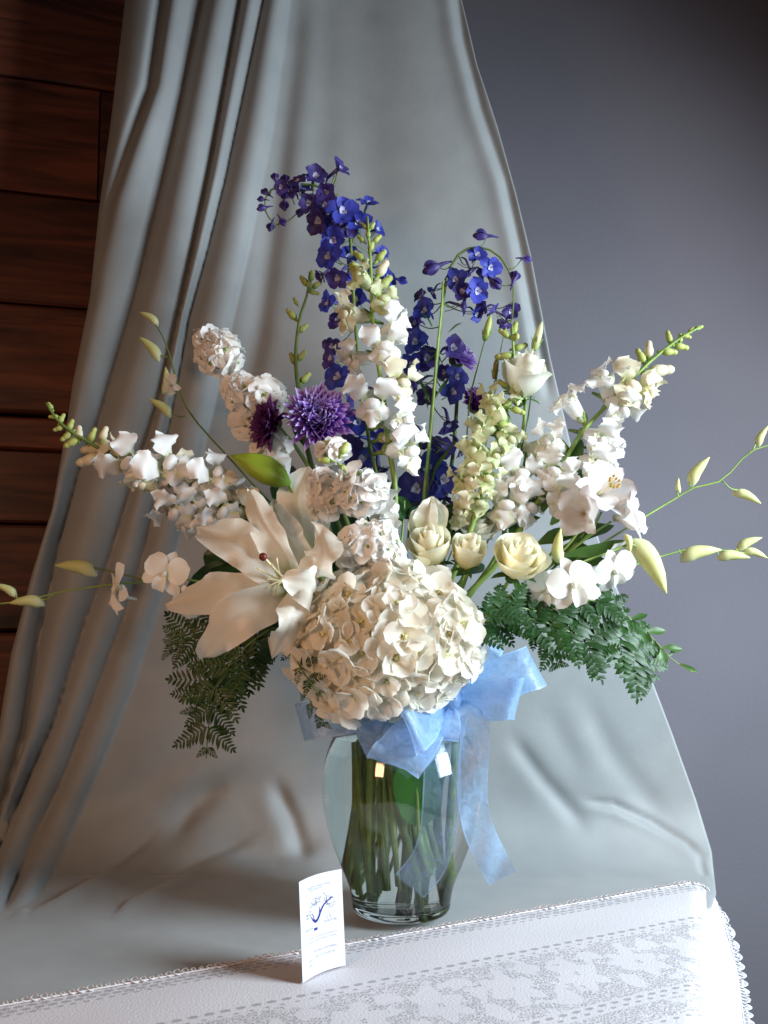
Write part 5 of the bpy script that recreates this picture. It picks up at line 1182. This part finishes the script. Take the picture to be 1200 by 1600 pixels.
def loop(a, b, w, side, seed, Yo=(-.13, -.07)):
    """loop from the knot out to the bend between a (front) and b (back) and home again"""
    pts = [K, ((Kx + a[0]) / 2, (Ky + a[1]) / 2 - 4, (Kz + Yo[0]) / 2 - .004), (a[0], a[1], Yo[0]), ((a[0] + b[0]) / 2 + (a[0] - Kx) * .12, (a[1] + b[1]) / 2 + (a[1] - Ky) * .12, (Yo[0] + Yo[1]) / 2),
           (b[0], b[1], Yo[1]), ((Kx + b[0]) / 2, (Ky + b[1]) / 2 + 4, (Kz + Yo[1]) / 2 + .004), (Kx, Ky, Kz + .006)]
    return ribbon('loop', pts, w, [side], 44, gat, seed=seed)
def L_(ex, ey, w, seed, Yf, Yb, tw=0.0):
    """loop whose folded end is centred on pixel (ex, ey); the band lies across the line from the knot"""
    dx, dy = ex - Kx, Ky - ey; l = math.hypot(dx, dy); a = math.atan2(dx, -dy) + tw
    loop((ex, ey), (ex - dx / l * 3, ey + dy / l * 3), w, (math.cos(math.atan2(dy, dx) + math.pi / 2 + tw), math.sin(math.atan2(dy, dx) + math.pi / 2 + tw), .22), seed, (Yf, Yb))
L_(824, 1046, 70, 1, -.085, -.040, .15); L_(800, 1092, 66, 2, -.115, -.075, -.25); L_(760, 1012, 50, 3, -.105, -.065, .1)
L_(622, 1186, 82, 4, -.140, -.095, .42); L_(644, 1138, 74, 5, -.150, -.110, -.30); L_(574, 1150, 64, 6, -.100, -.060, .1)
L_(492, 1124, 62, 7, -.080, -.040, .2); L_(694, 1150, 46, 8, -.120, -.095, .1)
ribbon('tail', [K, (738, 1110, -.098), (742, 1160, -.100), (738, 1230, -.106), (746, 1290, -.110), (768, 1340, -.118), (785, 1372, -.122)], 46, [(1, .0, .1), (1, 0, .25), (1, .05, -.1), (.95, .25, .3)], 60, lambda u: .5 + .5 * min(1, u * 8), seed=2, ruf=.002)
ribbon('tail', [K, (702, 1120, -.098), (692, 1165, -.106), (690, 1230, -.112), (685, 1300, -.112), (668, 1350, -.106), (640, 1385, -.102)], 56, [(1, 0, .1), (1, .05, -.05), (1, .1, .1), (.9, .4, .1)], 50, lambda u: .5 + .5 * min(1, u * 8), seed=5, ruf=.001, mat=org2)
# band round the neck and the knot
nb = [Vector((VX + .0600 * math.cos(a), VY + .0600 * math.sin(a), VZ + .234 + .002 * math.sin(3 * a))) for a in [i * 2 * math.pi / 40 for i in range(41)]]
mb = MB(); mb.add(sheet(nb, Vector((0, 0, 1)), lambda u: .009, 4, 0, .0005, 9)); bow.part('neck_band', mb, org)
mb = MB(); mb.add(ellipsoid(P(704, 1095, -.088), (.012, .010, .014), 8, 10)); bow.part('knot', mb, org)

# ================================================================== BUSINESS CARD
cb = PZ(473, 1536, ZL + .001); cr = PZ(540, 1508, ZL + .001)
cdir = Vector((cr.x - cb.x, cr.y - cb.y, 0)); cw = cdir.length; cdir.normalize(); cn = Vector((cdir.y, -cdir.x, 0)); cn = cn if cn.y < 0 else -cn
CW, CH = cw, .089
def cardp(s, h, off=0.0):      # s,h in 0..1
    bow_ = .0050 * math.sin(math.pi * s); lean = .012 * h
    return cb + cdir * (s * CW) + cn * (-bow_ * -1 * -1 + off) - cn * lean * .5 + Vector((0, 0, h * CH))
CARD = Thing('business_card', 'curved white business card with a blue tree logo standing in front of the vase', 'card', cb)
mb = MB(); mb.add(grid_mesh(lambda a, b: cardp(a, b), 14, 4)); mb.add(grid_mesh(lambda a, b: cardp(1 - a, b, -.0004), 14, 4))
for a, b in ((0, 1), (1, 0)):
    pass
cm = plain_mat('card_stock', (.64, .64, .69), .5, bump=.02); CARD.part('card', mb, cm)
ink = plain_mat('blue_ink', (.018, .020, .20), .5, bump=0); grey = plain_mat('grey_ink', (.22, .23, .30), .6, bump=0); lgrey = plain_mat('pale_grey_ink', (.33, .34, .40), .6, bump=0)
def stroke(mb, pts, w0, w1):
    """flat printed stroke through (s, h) points; widths in metres"""
    c = [Vector((x * CW, y * CH, 0)) for x, y in pts]; c = catmull(c, max(2, len(pts) * 3)); v, f = [], []
    for i, p in enumerate(c):
        T = (c[min(i + 1, len(c) - 1)] - c[max(i - 1, 0)]).normalized(); n_ = Vector((-T.y, T.x, 0)); w = (w0 + (w1 - w0) * i / (len(c) - 1)) / 2
        for s in (-1, 1):
            q = p + n_ * s * w; v.append(cardp(q.x / CW, q.y / CH, .00025))
    for i in range(len(c) - 1): f.append((2 * i, 2 * i + 2, 2 * i + 3, 2 * i + 1))
    mb.add((v, f, [(0, 0)] * len(v)))
mb = MB()
stroke(mb, [(.42, .535), (.38, .56), (.36, .60), (.33, .62)], .0012, .0008); stroke(mb, [(.40, .53), (.47, .545), (.55, .62), (.62, .675), (.72, .71), (.80, .735)], .0030, .0008)
stroke(mb, [(.52, .60), (.52, .64), (.505, .675)], .0014, .0005); stroke(mb, [(.40, .53), (.345, .56), (.30, .60)], .0022, .0005); stroke(mb, [(.66, .69), (.68, .72), (.69, .75)], .0009, .0004); stroke(mb, [(.73, .715), (.76, .74)], .0007, .0004)
stroke(mb, [(.37, .455), (.46, .455)], .0024, .0024)
CARD.part('tree_logo', mb, ink)
random.seed(9); mb = MB()
for k in range(130):
    a = rnd(0, math.pi); rr = rnd(.55, 1.0); x = .50 + .36 * rr * math.cos(a); y = .60 + .19 * rr * math.sin(a) + .10 * (x - .5)
    stroke(mb, [(x, y), (x + rnd(-.02, .02), y + rnd(-.012, .012)), (x + rnd(-.03, .03), y + rnd(-.018, .018))], .0003, .0003)
for k in range(12):
    x = .66 + rnd(0, .18); y = .50 + rnd(0, .10); stroke(mb, [(x, y), (x + rnd(-.01, .01), y + .02)], .0004, .0003)
CARD.part('printed_leaves', mb, grey, kind='stuff')
mb = MB()
def line(x0, x1, y, h, m_, gap=.012):
    x = x0
    while x < x1:
        w = rnd(.010, .022)
        stroke(mb, [(x, y - h / 2), (x + w * .2, y + h / 2)], .00030, .00030); stroke(mb, [(x, y + rnd(-h / 2, h / 2)), (x + w, y + rnd(-h / 2, h / 2))], .00028, .00028)
        x += w + .008 + (gap if random.random() < .15 else 0)
line(.22, .78, .885, .020, 0); line(.30, .62, .860, .016, 0); line(.14, .36, .475, .028, 0); line(.62, .86, .500, .028, 0)
line(.12, .88, .375, .014, 0); line(.12, .86, .340, .014, 0); line(.36, .84, .235, .024, 0); line(.18, .30, .165, .024, 0); line(.38, .82, .180, .024, 0); line(.18, .30, .115, .024, 0)
CARD.part('printed_text', mb, lgrey, kind='stuff')
